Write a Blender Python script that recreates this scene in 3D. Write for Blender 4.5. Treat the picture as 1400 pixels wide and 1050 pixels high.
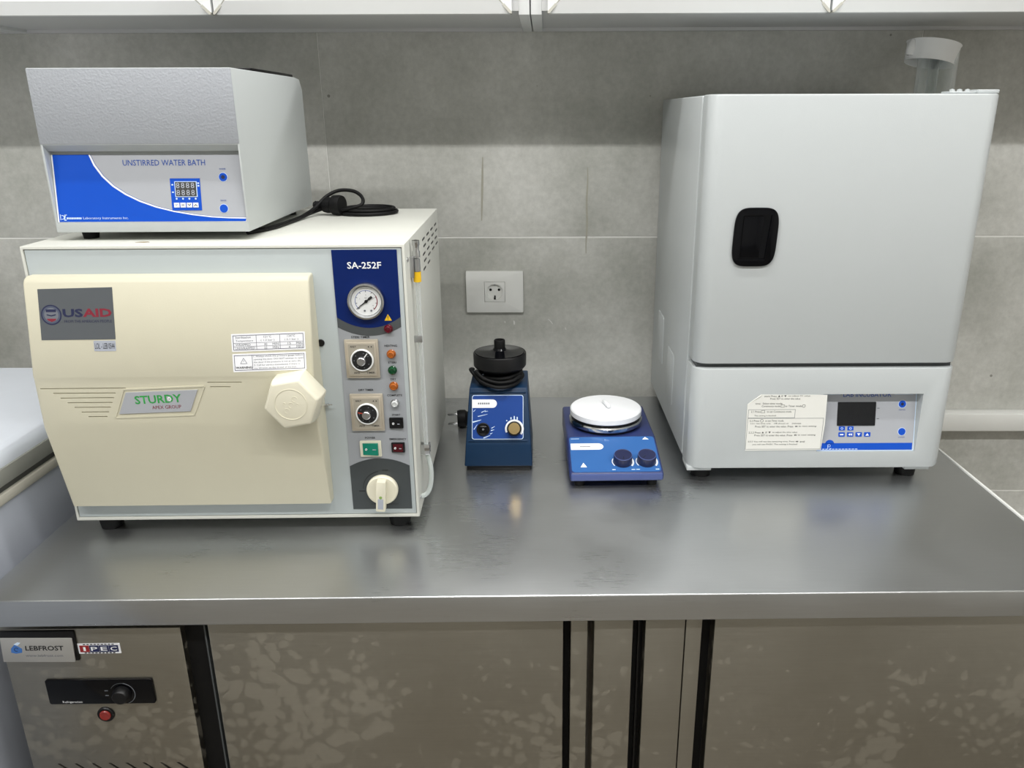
import bpy, bmesh, math, random
from mathutils import Vector, Matrix
random.seed(7)
S = bpy.context.scene
for o in list(bpy.data.objects): bpy.data.objects.remove(o)
COL = S.collection

# ---------------------------------------------------------------- camera
cam_d = bpy.data.cameras.new('camera'); cam = bpy.data.objects.new('camera', cam_d); COL.objects.link(cam)
cr = Vector((1.0, .0064, -.0029)); cf = Vector((-.007, .9491, -.3148)).normalized()
cu = cr.cross(cf).normalized(); cr = cf.cross(cu).normalized()
M = Matrix((cr, cu, -cf)).transposed().to_4x4(); M.translation = Vector((0, -1.6896, 1.4522))
cam.matrix_world = M
cam_d.sensor_width = 36; cam_d.lens = 1074.5 / 1400 * 36
cam_d.shift_x = -38.2 / 1400; cam_d.shift_y = -13.9 / 1400
cam_d.clip_start = .05
S.camera = cam

# ---------------------------------------------------------------- world, exposure
W = bpy.data.worlds.new('world'); S.world = W; W.use_nodes = True
W.node_tree.nodes['Background'].inputs[0].default_value = (.9, .95, 1, 1)
W.node_tree.nodes['Background'].inputs[1].default_value = .02
S.view_settings.view_transform = 'Standard'; S.view_settings.look = 'None'
S.view_settings.gamma = 1; S.view_settings.use_curve_mapping = False
S.view_settings.exposure = 0.0
LIGHT_W = 23.0
NEAR_W = 17.0

# ---------------------------------------------------------------- helpers
def lin(c):
    if isinstance(c, str):
        c = [int(c[i:i+2], 16) / 255 for i in (0, 2, 4)]
    return tuple(((x + .055) / 1.055) ** 2.4 if x > .04045 else x / 12.92 for x in c)

def mat(name, hexc, rough=.5, metal=0., var=.03, scale=30., bump=0., bscale=200., coat=0., aniso=0., spec=.5, stretch=(1, 1, 1), rvar=.04):
    m = bpy.data.materials.new(name); m.use_nodes = True
    nt = m.node_tree; b = nt.nodes['Principled BSDF']; L = nt.links.new
    tc = nt.nodes.new('ShaderNodeTexCoord'); mp = nt.nodes.new('ShaderNodeMapping'); mp.inputs['Scale'].default_value = stretch
    L(tc.outputs['Object'], mp.inputs[0])
    nz = nt.nodes.new('ShaderNodeTexNoise'); nz.inputs['Scale'].default_value = scale; nz.inputs['Detail'].default_value = 4
    L(mp.outputs[0], nz.inputs['Vector'])
    c = lin(hexc)
    mx = nt.nodes.new('ShaderNodeMix'); mx.data_type = 'RGBA'
    mx.inputs[6].default_value = tuple(x * (1 - var) for x in c) + (1,)
    mx.inputs[7].default_value = tuple(min(1, x * (1 + var)) for x in c) + (1,)
    L(nz.outputs['Fac'], mx.inputs[0]); L(mx.outputs[2], b.inputs['Base Color'])
    mr = nt.nodes.new('ShaderNodeMapRange'); mr.inputs['To Min'].default_value = max(0, rough - rvar); mr.inputs['To Max'].default_value = min(1, rough + rvar)
    L(nz.outputs['Fac'], mr.inputs['Value']); L(mr.outputs[0], b.inputs['Roughness'])
    b.inputs['Metallic'].default_value = metal; b.inputs['Coat Weight'].default_value = coat
    b.inputs['Anisotropic'].default_value = aniso; b.inputs['Specular IOR Level'].default_value = spec
    if bump:
        n2 = nt.nodes.new('ShaderNodeTexNoise'); n2.inputs['Scale'].default_value = bscale; n2.inputs['Detail'].default_value = 2
        L(mp.outputs[0], n2.inputs['Vector'])
        bp = nt.nodes.new('ShaderNodeBump'); bp.inputs['Strength'].default_value = bump; bp.inputs['Distance'].default_value = .002
        L(n2.outputs['Fac'], bp.inputs['Height']); L(bp.outputs[0], b.inputs['Normal'])
    return m

def mat_tile():
    m = mat('cement_tile', 'A6A49D', .55, var=.0)
    nt = m.node_tree; b = nt.nodes['Principled BSDF']; L = nt.links.new
    tc = nt.nodes.new('ShaderNodeTexCoord'); oi = nt.nodes.new('ShaderNodeObjectInfo')
    ad = nt.nodes.new('ShaderNodeVectorMath'); ad.operation = 'ADD'
    cx = nt.nodes.new('ShaderNodeCombineXYZ'); ml = nt.nodes.new('ShaderNodeMath'); ml.operation = 'MULTIPLY'; ml.inputs[1].default_value = 40
    L(oi.outputs['Random'], ml.inputs[0]); L(ml.outputs[0], cx.inputs[0]); L(tc.outputs['Object'], ad.inputs[0]); L(cx.outputs[0], ad.inputs[1])
    n1 = nt.nodes.new('ShaderNodeTexNoise'); n1.inputs['Scale'].default_value = 3.2; n1.inputs['Detail'].default_value = 8; n1.inputs['Roughness'].default_value = .62
    L(ad.outputs[0], n1.inputs['Vector'])
    cr_ = nt.nodes.new('ShaderNodeValToRGB')
    cr_.color_ramp.elements[0].position = .34; cr_.color_ramp.elements[0].color = lin('A2A39C') + (1,)
    cr_.color_ramp.elements[1].position = .66; cr_.color_ramp.elements[1].color = lin('C8C8C3') + (1,)
    L(n1.outputs['Fac'], cr_.inputs[0])
    vo = nt.nodes.new('ShaderNodeTexVoronoi'); vo.inputs['Scale'].default_value = 13
    L(ad.outputs[0], vo.inputs['Vector'])
    n3 = nt.nodes.new('ShaderNodeTexNoise'); n3.inputs['Scale'].default_value = 6; L(ad.outputs[0], n3.inputs['Vector'])
    mr = nt.nodes.new('ShaderNodeMapRange'); mr.inputs['From Min'].default_value = .45; mr.inputs['From Max'].default_value = .7
    mr.inputs['To Min'].default_value = 0; mr.inputs['To Max'].default_value = .075; L(n3.outputs['Fac'], mr.inputs['Value'])
    lt = nt.nodes.new('ShaderNodeMath'); lt.operation = 'LESS_THAN'; L(vo.outputs['Distance'], lt.inputs[0]); L(mr.outputs[0], lt.inputs[1])
    mx = nt.nodes.new('ShaderNodeMix'); mx.data_type = 'RGBA'; mx.inputs[7].default_value = lin('86857F') + (1,)
    L(lt.outputs[0], mx.inputs[0]); g_ = nt.nodes.new('ShaderNodeTexNoise'); g_.inputs['Scale'].default_value = 70; g_.inputs['Detail'].default_value = 5; g_.inputs['Roughness'].default_value = .7; L(ad.outputs[0], g_.inputs['Vector'])
    gr = nt.nodes.new('ShaderNodeMapRange'); gr.inputs['From Min'].default_value = .3; gr.inputs['From Max'].default_value = .7; gr.inputs['To Min'].default_value = .95; gr.inputs['To Max'].default_value = 1.18; L(g_.outputs['Fac'], gr.inputs['Value'])
    gm = nt.nodes.new('ShaderNodeVectorMath'); gm.operation = 'SCALE'; L(cr_.outputs[0], gm.inputs[0]); L(gr.outputs[0], gm.inputs['Scale'])
    L(gm.outputs[0], mx.inputs[6]); L(mx.outputs[2], b.inputs['Base Color'])
    return m

def mat_steel(name, hexc, rough, stains=False, aniso=.6, brush=(2, 60, 60)):
    m = mat(name, hexc, rough, 1., var=.05, scale=9, stretch=brush, rvar=.03, aniso=aniso)
    nt = m.node_tree; b = nt.nodes['Principled BSDF']; L = nt.links.new
    tc = nt.nodes.new('ShaderNodeTexCoord')
    b.inputs['Anisotropic Rotation'].default_value = .25
    tg = nt.nodes.new('ShaderNodeCombineXYZ'); tg.inputs[0].default_value = 1; L(tg.outputs[0], b.inputs['Tangent'])
    n = nt.nodes.new('ShaderNodeTexNoise'); n.inputs['Scale'].default_value = 3.5; n.inputs['Detail'].default_value = 6
    L(tc.outputs['Object'], n.inputs['Vector'])
    old = b.inputs['Roughness'].links[0].from_socket
    mr = nt.nodes.new('ShaderNodeMapRange'); mr.inputs['From Min'].default_value = .3; mr.inputs['From Max'].default_value = .7
    mr.inputs['To Min'].default_value = -.06; mr.inputs['To Max'].default_value = .06; L(n.outputs['Fac'], mr.inputs['Value'])
    a = nt.nodes.new('ShaderNodeMath'); a.operation = 'ADD'; L(old, a.inputs[0]); L(mr.outputs[0], a.inputs[1])
    L(a.outputs[0], b.inputs['Roughness'])
    if stains:
        v = nt.nodes.new('ShaderNodeTexVoronoi'); v.inputs['Scale'].default_value = 55; v.distance = 'EUCLIDEAN'
        nd = nt.nodes.new('ShaderNodeTexNoise'); nd.inputs['Scale'].default_value = 26; L(tc.outputs['Object'], nd.inputs['Vector'])
        mxv = nt.nodes.new('ShaderNodeMix'); mxv.data_type = 'VECTOR'; mxv.inputs[0].default_value = .035
        L(tc.outputs['Object'], mxv.inputs[4]); L(nd.outputs['Color'], mxv.inputs[5]); L(mxv.outputs[1], v.inputs['Vector'])
        n2 = nt.nodes.new('ShaderNodeTexNoise'); n2.inputs['Scale'].default_value = 7; n2.inputs['Detail'].default_value = 3; L(tc.outputs['Object'], n2.inputs['Vector'])
        sx = nt.nodes.new('ShaderNodeSeparateXYZ'); L(tc.outputs['Object'], sx.inputs[0])
        zr = nt.nodes.new('ShaderNodeMapRange'); zr.inputs['From Min'].default_value = .79; zr.inputs['From Max'].default_value = .60
        zr.inputs['To Min'].default_value = -.14; zr.inputs['To Max'].default_value = .06; L(sx.outputs[2], zr.inputs['Value'])
        s1 = nt.nodes.new('ShaderNodeMath'); s1.operation = 'ADD'; L(n2.outputs['Fac'], s1.inputs[0]); L(zr.outputs[0], s1.inputs[1])
        th = nt.nodes.new('ShaderNodeMapRange'); th.inputs['From Min'].default_value = .30; th.inputs['From Max'].default_value = .62
        th.inputs['To Min'].default_value = 0; th.inputs['To Max'].default_value = .62; L(s1.outputs[0], th.inputs['Value'])
        df = nt.nodes.new('ShaderNodeMath'); df.operation = 'SUBTRACT'; L(th.outputs[0], df.inputs[0]); L(v.outputs['Distance'], df.inputs[1])
        sm = nt.nodes.new('ShaderNodeMapRange'); sm.inputs['From Min'].default_value = 0; sm.inputs['From Max'].default_value = .03
        sm.inputs['To Max'].default_value = .15; L(df.outputs[0], sm.inputs['Value'])
        d = nt.nodes.new('ShaderNodeBsdfDiffuse'); d.inputs[0].default_value = lin('A8A294') + (1,)
        ms = nt.nodes.new('ShaderNodeMixShader'); L(sm.outputs[0], ms.inputs[0]); L(b.outputs[0], ms.inputs[1]); L(d.outputs[0], ms.inputs[2])
        L(ms.outputs[0], nt.nodes['Material Output'].inputs[0])
    return m

def mat_clear(name, tint='F4F6F6', rough=.05, mixf=.18):
    m = mat(name, tint, rough)
    nt = m.node_tree; b = nt.nodes['Principled BSDF']; L = nt.links.new
    t = nt.nodes.new('ShaderNodeBsdfTransparent'); t.inputs[0].default_value = lin(tint) + (1,)
    fr = nt.nodes.new('ShaderNodeLayerWeight'); fr.inputs[0].default_value = .35
    mr = nt.nodes.new('ShaderNodeMapRange'); mr.inputs['To Min'].default_value = mixf; mr.inputs['To Max'].default_value = .8; L(fr.outputs['Facing'], mr.inputs['Value'])
    ms = nt.nodes.new('ShaderNodeMixShader'); L(mr.outputs[0], ms.inputs[0]); L(t.outputs[0], ms.inputs[1]); L(b.outputs[0], ms.inputs[2])
    L(ms.outputs[0], nt.nodes['Material Output'].inputs[0])
    return m

def emit(name, s):
    m = mat(name, 'FFFFFF', .5); b = m.node_tree.nodes['Principled BSDF']
    b.inputs['Emission Color'].default_value = (1, .985, .96, 1); b.inputs['Emission Strength'].default_value = s
    return m

MT = dict(
    white=mat('white_enamel', 'DDDDDC', .38, var=.01), inc=mat('white_powder_coat', 'BABFC0', .30, var=.008, bump=.05, bscale=600),
    hood=mat('textured_white_paint', '9DA1A7', .5, var=.01, bump=.35, bscale=330), wbside=mat('white_sheet_paint', 'BBC0C0', .45, var=.01, bump=.06, bscale=400),
    cream=mat('cream_sheet_metal', 'CFD0C8', .42, var=.012), panelw=mat('cool_white_panel', 'B0B8B9', .42, var=.01),
    ivory=mat('ivory_plastic', 'CAC6B1', .42, var=.015, bump=.04, bscale=500), ivory2=mat('ivory_knob_plastic', 'DEDAC6', .4, var=.01),
    black=mat('black_plastic', '0B0B0D', .38, spec=.35), rubber=mat('black_rubber', '0A0A0B', .6, spec=.25), gloss=mat('gloss_black_plastic', '05060A', .12, spec=.22),
    steel=mat_steel('brushed_steel_top', 'BEC0C1', .31, aniso=.70), fsteel=mat_steel('brushed_steel_front', '9E9A90', .38, stains=True),
    edge=mat_steel('brushed_steel_edge', 'C2BFB9', .36), chrome=mat('chrome', 'C9CACB', .12, 1.), alu=mat('satin_aluminium', 'B9BABC', .35, 1.),
    brass=mat('turned_brass', 'EBCF96', .24, 1.), tile=mat_tile(), grout=mat('light_grout', 'E6E6E2', .8), trunk=mat('white_pvc', 'E0E1DD', .4),
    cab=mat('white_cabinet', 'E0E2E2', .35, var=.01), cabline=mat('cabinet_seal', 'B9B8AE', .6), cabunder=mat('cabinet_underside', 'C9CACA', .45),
    blueP=mat('blue_panel_print', '031F5E', .4, spec=.25), blue=mat('blue_print', '114EBE', .35, spec=.3), lblue=mat('pale_line_print', 'CFE2F7', .4),
    greyP=mat('grey_panel_print', '9A9EA3', .35), dgrey=mat('dark_grey_print', '4A4E50', .4), dgrey2=mat('charcoal_print', '3C4143', .4),
    silverP=mat('silver_panel_print', 'A9ACB2', .3), txt=mat('black_print', '17181A', .5), wtxt=mat('white_print', 'F2F4F6', .45), navy=mat('navy_print', '1B2145', .5),
    red=mat('dark_red_print', '7E1D30', .5), btxt=mat('blue_lettering', '234A9A', .45), green=mat('green_print', '2E9A47', .45), sticker=mat('sticker_paper', 'E9EAEE', .5),
    paper=mat('aged_paper', 'E6E6E0', .6), usg=mat('slate_sticker', '55595D', .35), lolg=mat('pale_grey_sticker', 'A4A9B4', .5), grtxt=mat('grey_print', '6C7076', .5),
    yellow=mat('yellow_print', 'F2C21C', .4), orange=mat('amber_lens', 'A65A1E', .15), greenL=mat('green_lens', '0A4525', .15), redL=mat('ruby_lens', '5A0A1C', .15), clearL=mat('clear_lens', 'C9CCCC', .1),
    greenR=mat('green_rocker', '10806A', .25), redR=mat('dark_red_rocker', '4A0C16', .25), redS=mat('red_rocker', '8A2A25', .25),
    timer=mat('champagne_bezel', 'BDB4A4', .35, .35), timerf=mat('timer_face', 'A7A194', .4, .2), vortex=mat('petrol_blue_paint', '0B2C4A', .42, spec=.3, bump=.05, bscale=700),
    vpanel=mat('royal_blue_panel', '133F8A', .4, spec=.3), stir=mat('indigo_paint', '2B3768', .38), stirlip=mat('indigo_lip', '4A5A90', .4), spanel=mat('bright_blue_panel', '3566A6', .35, spec=.4), sknob=mat('navy_knob', '23284A', .4),
    ceram=mat('white_ceramic', 'F7F9FB', .3), dial=mat('dial_white', 'E4E6E6', .4), freezer=mat('freezer_lid_white', 'D9DFE8', .3), fbody=mat('freezer_side_grey', 'A9AEB8', .35), ftrim=mat('freezer_grey_trim', '8F9089', .4), fgask=mat('freezer_gasket', '4A4B48', .6),
    fstrip=mat('freezer_pale_strip', 'BEBBAF', .4), clear=mat_clear('clear_plastic'), clear2=mat_clear('thin_clear_plastic', 'F8FAFA', .08, .03), hose2=mat_clear('thin_clear_tube', 'F2F4F4', .1, .12), hose=mat_clear('clear_hose', 'E4EAE8', .12, .45), collar=mat('white_paper_collar', 'F0F1F1', .6),
    sealg=mat('seal_grey', '6C7078', .45), sealb=mat('seal_slate', '4C5364', .45),
    floor=mat('floor_tile', '7C766C', .45, var=.1, scale=4), room=mat('room_wall', 'D6D5D0', .6), ceil=mat('white_ceiling', 'E8E8E6', .8), badge=mat('badge_plate', 'A8A7A4', .4, .3), brown=mat('scuff', '8B7A58', .7),
)

def mesh_from(bm, name):
    bmesh.ops.recalc_face_normals(bm, faces=bm.faces[:])
    me = bpy.data.meshes.new(name); bm.to_mesh(me); bm.free(); return me

def link(name, me, m, parent=None, smooth=False):
    o = bpy.data.objects.new(name, me); COL.objects.link(o)
    me.materials.clear(); me.materials.append(MT[m] if isinstance(m, str) else m)
    if parent is not None: o.parent = parent
    if smooth:
        for p in me.polygons: p.use_smooth = True
        if smooth != 'all': me.set_sharp_from_angle(angle=math.radians(smooth if smooth is not True else 35))
    return o

def empty(name, loc, rz, label, cat, group=None):
    o = bpy.data.objects.new(name, None); COL.objects.link(o); o.empty_display_size = .05
    o.location = loc; o.rotation_euler = (0, 0, rz); o['label'] = label; o['category'] = cat
    if group: o['group'] = group
    return o

def tag(o, label, cat, group=None):
    o['label'] = label; o['category'] = cat
    if group: o['group'] = group
    return o

def bev(bm, w, seg=2, edges=None):
    if w > 0: bmesh.ops.bevel(bm, geom=edges or bm.edges[:], offset=w, segments=seg, profile=.5, affect='EDGES', clamp_overlap=True)

def bm_box(bm, x0, x1, y0, y1, z0, z1):
    v = [bm.verts.new((x, y, z)) for x in (x0, x1) for y in (y0, y1) for z in (z0, z1)]
    for f in ((0, 1, 3, 2), (4, 6, 7, 5), (0, 4, 5, 1), (2, 3, 7, 6), (0, 2, 6, 4), (1, 5, 7, 3)): bm.faces.new([v[i] for i in f])
    return v

def box(name, x0, x1, y0, y1, z0, z1, m, parent=None, b=0., seg=2):
    bm = bmesh.new(); bm_box(bm, x0, x1, y0, y1, z0, z1); bmesh.ops.recalc_face_normals(bm, faces=bm.faces[:]); bev(bm, b, seg)
    return link(name, mesh_from(bm, name), m, parent, smooth=35 if b else False)

def bm_prism(bm, pts, lo, hi):
    "pts: list of Vector on one end given by function lo(p), other hi(p)"
    a = [bm.verts.new(lo(p)) for p in pts]; c = [bm.verts.new(hi(p)) for p in pts]; n = len(pts)
    bm.faces.new(a); bm.faces.new(list(reversed(c)))
    for i in range(n): bm.faces.new((a[i], c[i], c[(i + 1) % n], a[(i + 1) % n]))

def prism_x(name, yz, x0, x1, m, parent=None, b=0., seg=2):
    bm = bmesh.new(); bm_prism(bm, yz, lambda p: (x0, p[0], p[1]), lambda p: (x1, p[0], p[1]))
    bmesh.ops.recalc_face_normals(bm, faces=bm.faces[:]); bev(bm, b, seg)
    return link(name, mesh_from(bm, name), m, parent, smooth=35 if b else False)

class Surf:
    "a plane in a thing's own frame: origin, u and v axes, outward normal"
    def __init__(s, o, u=(1, 0, 0), v=(0, 0, 1)):
        s.o = Vector(o); s.u = Vector(u).normalized(); s.v = Vector(v).normalized(); s.n = s.u.cross(s.v)
    def p(s, u, v, n=0.): return s.o + s.u * u + s.v * v + s.n * n
    def m(s): return Matrix((s.u, s.v, s.n)).transposed().to_4x4()

def plate(name, sf, pts, t0, t1, m, parent, b=0., smooth=False):
    bm = bmesh.new(); bm_prism(bm, pts, lambda p: sf.p(p[0], p[1], t0), lambda p: sf.p(p[0], p[1], t1))
    bmesh.ops.recalc_face_normals(bm, faces=bm.faces[:])
    if b: bev(bm, b, 2)
    return link(name, mesh_from(bm, name), m, parent, smooth=35 if (b or smooth) else False)

def rect(u0, u1, v0, v1): return [(u0, v0), (u1, v0), (u1, v1), (u0, v1)]
def rrect(u0, u1, v0, v1, r, n=5):
    o = []
    for cx, cy, a in ((u1 - r, v0 + r, -90), (u1 - r, v1 - r, 0), (u0 + r, v1 - r, 90), (u0 + r, v0 + r, 180)):
        for i in range(n + 1):
            t = math.radians(a + 90 * i / n); o.append((cx + r * math.cos(t), cy + r * math.sin(t)))
    return o
def circ(u, v, r, n=24, a0=0.): return [(u + r * math.cos(a0 + 2 * math.pi * i / n), v + r * math.sin(a0 + 2 * math.pi * i / n)) for i in range(n)]

def ring(name, sf, u, v, r0, r1, t0, t1, m, parent, a0=0., a1=360., n=36):
    bm = bmesh.new(); full = abs(a1 - a0) > 359.9; k = n if full else n + 1; L = []
    for i in range(k):
        t = math.radians(a0 + (a1 - a0) * i / n); c, s = math.cos(t), math.sin(t)
        L.append([bm.verts.new(sf.p(u + r * c, v + r * s, h)) for r, h in ((r0, t0), (r1, t0), (r1, t1), (r0, t1))])
    for i in range(k if full else k - 1):
        A, B = L[i], L[(i + 1) % k]
        for j in range(4): bm.faces.new((A[j], A[(j + 1) % 4], B[(j + 1) % 4], B[j]))
    if not full: bm.faces.new(L[0]); bm.faces.new(list(reversed(L[-1])))
    return link(name, mesh_from(bm, name), m, parent, smooth=35)

def lathe(name, sf, u, v, prof, m, parent=None, n=32):
    "prof: (radius, height along the surface normal)"
    bm = bmesh.new(); R_ = []
    for r, h in prof:
        if r < 1e-6: R_.append([bm.verts.new(sf.p(u, v, h))])
        else: R_.append([bm.verts.new(sf.p(u + r * math.cos(2 * math.pi * i / n), v + r * math.sin(2 * math.pi * i / n), h)) for i in range(n)])
    for A, B in zip(R_, R_[1:]):
        for i in range(n):
            j = (i + 1) % n
            if len(A) == 1 and len(B) == 1: continue
            if len(A) == 1: bm.faces.new((A[0], B[i], B[j]))
            elif len(B) == 1: bm.faces.new((A[i], A[j], B[0]))
            else: bm.faces.new((A[i], A[j], B[j], B[i]))
    return link(name, mesh_from(bm, name), m, parent, smooth=35)

def catmull(P, k=8):
    P = [Vector(p) for p in P]; Q = [P[0] * 2 - P[1]] + P + [P[-1] * 2 - P[-2]]; o = []
    for i in range(1, len(Q) - 2):
        a, b, c, d = Q[i - 1:i + 3]
        for j in range(k):
            t = j / k; o.append(.5 * (2 * b + (c - a) * t + (2 * a - 5 * b + 4 * c - d) * t * t + (3 * b - a - 3 * c + d) * t ** 3))
    o.append(P[-1]); return o

def tube(name, pts, r, m, parent=None, n=10, smooth_path=True, k=8):
    P = catmull(pts, k) if smooth_path else [Vector(p) for p in pts]
    bm = bmesh.new(); rings = []; up = Vector((.13, .21, .97)).normalized()
    for i, p in enumerate(P):
        t = (P[min(i + 1, len(P) - 1)] - P[max(i - 1, 0)]).normalized()
        x = (up - t * up.dot(t))
        if x.length < .05: x = Vector((1, 0, 0)) - t * t.x
        x.normalize(); up = x; y = t.cross(x)
        rr = r(i / (len(P) - 1)) if callable(r) else r
        rings.append([bm.verts.new(p + (x * math.cos(2 * math.pi * j / n) + y * math.sin(2 * math.pi * j / n)) * rr) for j in range(n)])
    for A, B in zip(rings, rings[1:]):
        for j in range(n): bm.faces.new((A[j], A[(j + 1) % n], B[(j + 1) % n], B[j]))
    bm.faces.new(list(reversed(rings[0]))); bm.faces.new(rings[-1])
    return link(name, mesh_from(bm, name), m, parent, smooth=50)

def text(name, s, sf, u, v, cap, m, parent, width=None, t=.0003, ang=0., off=0., shear=0., lift=0.):
    "lettering laid on a surface; cap = full height of the line, centred on (u, v)"
    c = bpy.data.curves.new(name, 'FONT'); c.body = s; c.size = 1; c.resolution_u = 2; c.offset = off; c.shear = shear
    c.align_x = 'LEFT'
    o = bpy.data.objects.new(name, c); COL.objects.link(o)
    dg = bpy.context.evaluated_depsgraph_get(); me = bpy.data.meshes.new_from_object(o.evaluated_get(dg))
    bpy.data.objects.remove(o); bpy.data.curves.remove(c)
    xs = [q.co.x for q in me.vertices]; ys = [q.co.y for q in me.vertices]
    x0, x1, y0, y1 = min(xs), max(xs), min(ys), max(ys)
    sy = cap / (y1 - y0); sx = width / (x1 - x0) if width else sy
    ca, sa = math.cos(ang), math.sin(ang)
    for q in me.vertices:
        a = (q.co.x - (x0 + x1) / 2) * sx; b = (q.co.y - (y0 + y1) / 2) * sy
        q.co = sf.p(u + a * ca - b * sa, v + a * sa + b * ca, t + lift)
    me.update()
    return link(name, me, m, parent)

def boolean(o, cutter):
    md = o.modifiers.new('cut', 'BOOLEAN'); md.object = cutter; md.operation = 'DIFFERENCE'; md.solver = 'EXACT'; md.use_self = True
    bpy.context.view_layer.update()
    dg = bpy.context.evaluated_depsgraph_get(); me = bpy.data.meshes.new_from_object(o.evaluated_get(dg))
    if len(me.polygons) < 4: print('EMPTY BOOLEAN', o.name)
    o.modifiers.clear(); old = o.data; o.data = me; bpy.data.meshes.remove(old)
    bpy.data.objects.remove(cutter)
    for p in me.polygons: p.use_smooth = True
    me.set_sharp_from_angle(angle=math.radians(32))
    return o

def struct(o): o['kind'] = 'structure'; return o

T = .849                     # worktop height
TA = .0198                   # the bench stands a little askew to the wall

# ---------------------------------------------------------------- the room
wall = struct(box('wall_back', -2.2, 2.2, .0010, .1, 0, 2.8, 'grout'))
tile_me = {}
for i in range(-2, 3):
    for k in range(5):
        xa = max(-2.2, -.4534 + 1.2 * i - 0) + .0008; xb = min(2.2, -.4534 + 1.2 * (i + 1)) - .0008
        if xb - xa < .02: continue
        za, zb = .6 * k + .0015, min(2.8, .6 * (k + 1)) - .0015
        key = (round(xb - xa, 3), round(zb - za, 3))
        if key not in tile_me:
            t_ = box('tile', 0, xb - xa, 0, .008, 0, zb - za, 'tile', wall, b=.0007, seg=1); tile_me[key] = t_.data
        else:
            t_ = bpy.data.objects.new('tile', tile_me[key]); COL.objects.link(t_); t_.parent = wall
        t_.location = (xa, 0, za)
def stain(pts, w, m):
    sfw = Surf((0, 0, 0)); n = len(pts)
    wid = [w * (.35 + .65 * math.sin(math.pi * (i + .5) / n)) for i in range(n)]
    bm = bmesh.new(); A = [bm.verts.new(sfw.p(p[0] - q, p[1], .0003)) for p, q in zip(pts, wid)]; B = [bm.verts.new(sfw.p(p[0] + q, p[1], .0003)) for p, q in zip(pts, wid)]
    for i in range(n - 1): bm.faces.new((A[i], B[i], B[i + 1], A[i + 1]))
    link('stain', mesh_from(bm, 'stain'), m, wall)
dry = mat('dried_runs', 'A6A497', .7, var=.12, scale=120); scuff = mat('white_scuff', 'D6D6D2', .7)
stain([(-.130 - .0006 * i, 1.366 - .0145 * i) for i in range(10)], .0024, dry)
stain([(.0880 + .0008 * math.sin(i), 1.345 - .0150 * i) for i in range(13)], .0022, dry)
stain([(.006, 1.020), (.012, 1.014), (.016, 1.008)], .0012, scuff); stain([(-.0900, 1.015), (-.0893, 1.011)], .0012, scuff); stain([(-.0700, 1.016), (-.0690, 1.012), (-.0690, 1.007)], .002, scuff); stain([(.0440, 1.0000), (.0460, .995)], .0012, scuff)
struct(box('floor', -2.2, 2.2, -4.2, .1, -.1, 0, 'floor'))
struct(box('ceiling', -2.2, 2.2, -4.2, .1, 2.8, 2.9, 'ceil'))
struct(box('wall_left', -2.3, -2.2, -4.2, .1, 0, 2.8, 'room'))
struct(box('wall_right', 2.2, 2.3, -4.2, .1, 0, 2.8, 'room'))
struct(box('wall_front', -2.2, 2.2, -4.3, -4.2, 0, 2.8, 'room'))
struct(box('trim_1', -2.2, 2.2, -.033, 0, .764, .806, 'trunk', b=.003))
struct(box('trim_2', .85, 2.2, -.03, 0, .46, .535, 'trunk', b=.002))

def ceiling_light(x, y, w=LIGHT_W, ln=1.25):
    side = 'directly above the steel bench' if y > -1 else 'on the chest freezer side of the room' if x < -.5 else ('on the incubator side of the room' if x > .5 else 'facing the middle of the bench')
    t = empty('ceiling_light', (x, y, 2.8), 0, 'white ceiling batten light ' + side, 'ceiling light', 'ceiling battens')
    box('housing', -ln / 2, ln / 2, -.05, .05, -.055, 0, 'cab', t, b=.006)
    box('diffuser', -ln / 2 + .02, ln / 2 - .02, -.035, .035, -.066, -.055, emit('lit_diffuser', 6), t, b=.003)
    ld = bpy.data.lights.new('lamp', 'AREA'); ld.shape = 'RECTANGLE'; ld.size = ln - .05; ld.size_y = .07; ld.energy = w; ld.color = (1, .99, .975)
    lo = bpy.data.objects.new('lamp', ld); COL.objects.link(lo); lo.parent = t; lo.location = (0, 0, -.07)
for x in (-1.4, 0.0, 1.4):
    ceiling_light(x, -1.87)
ceiling_light(.03, -.82, NEAR_W)

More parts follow.
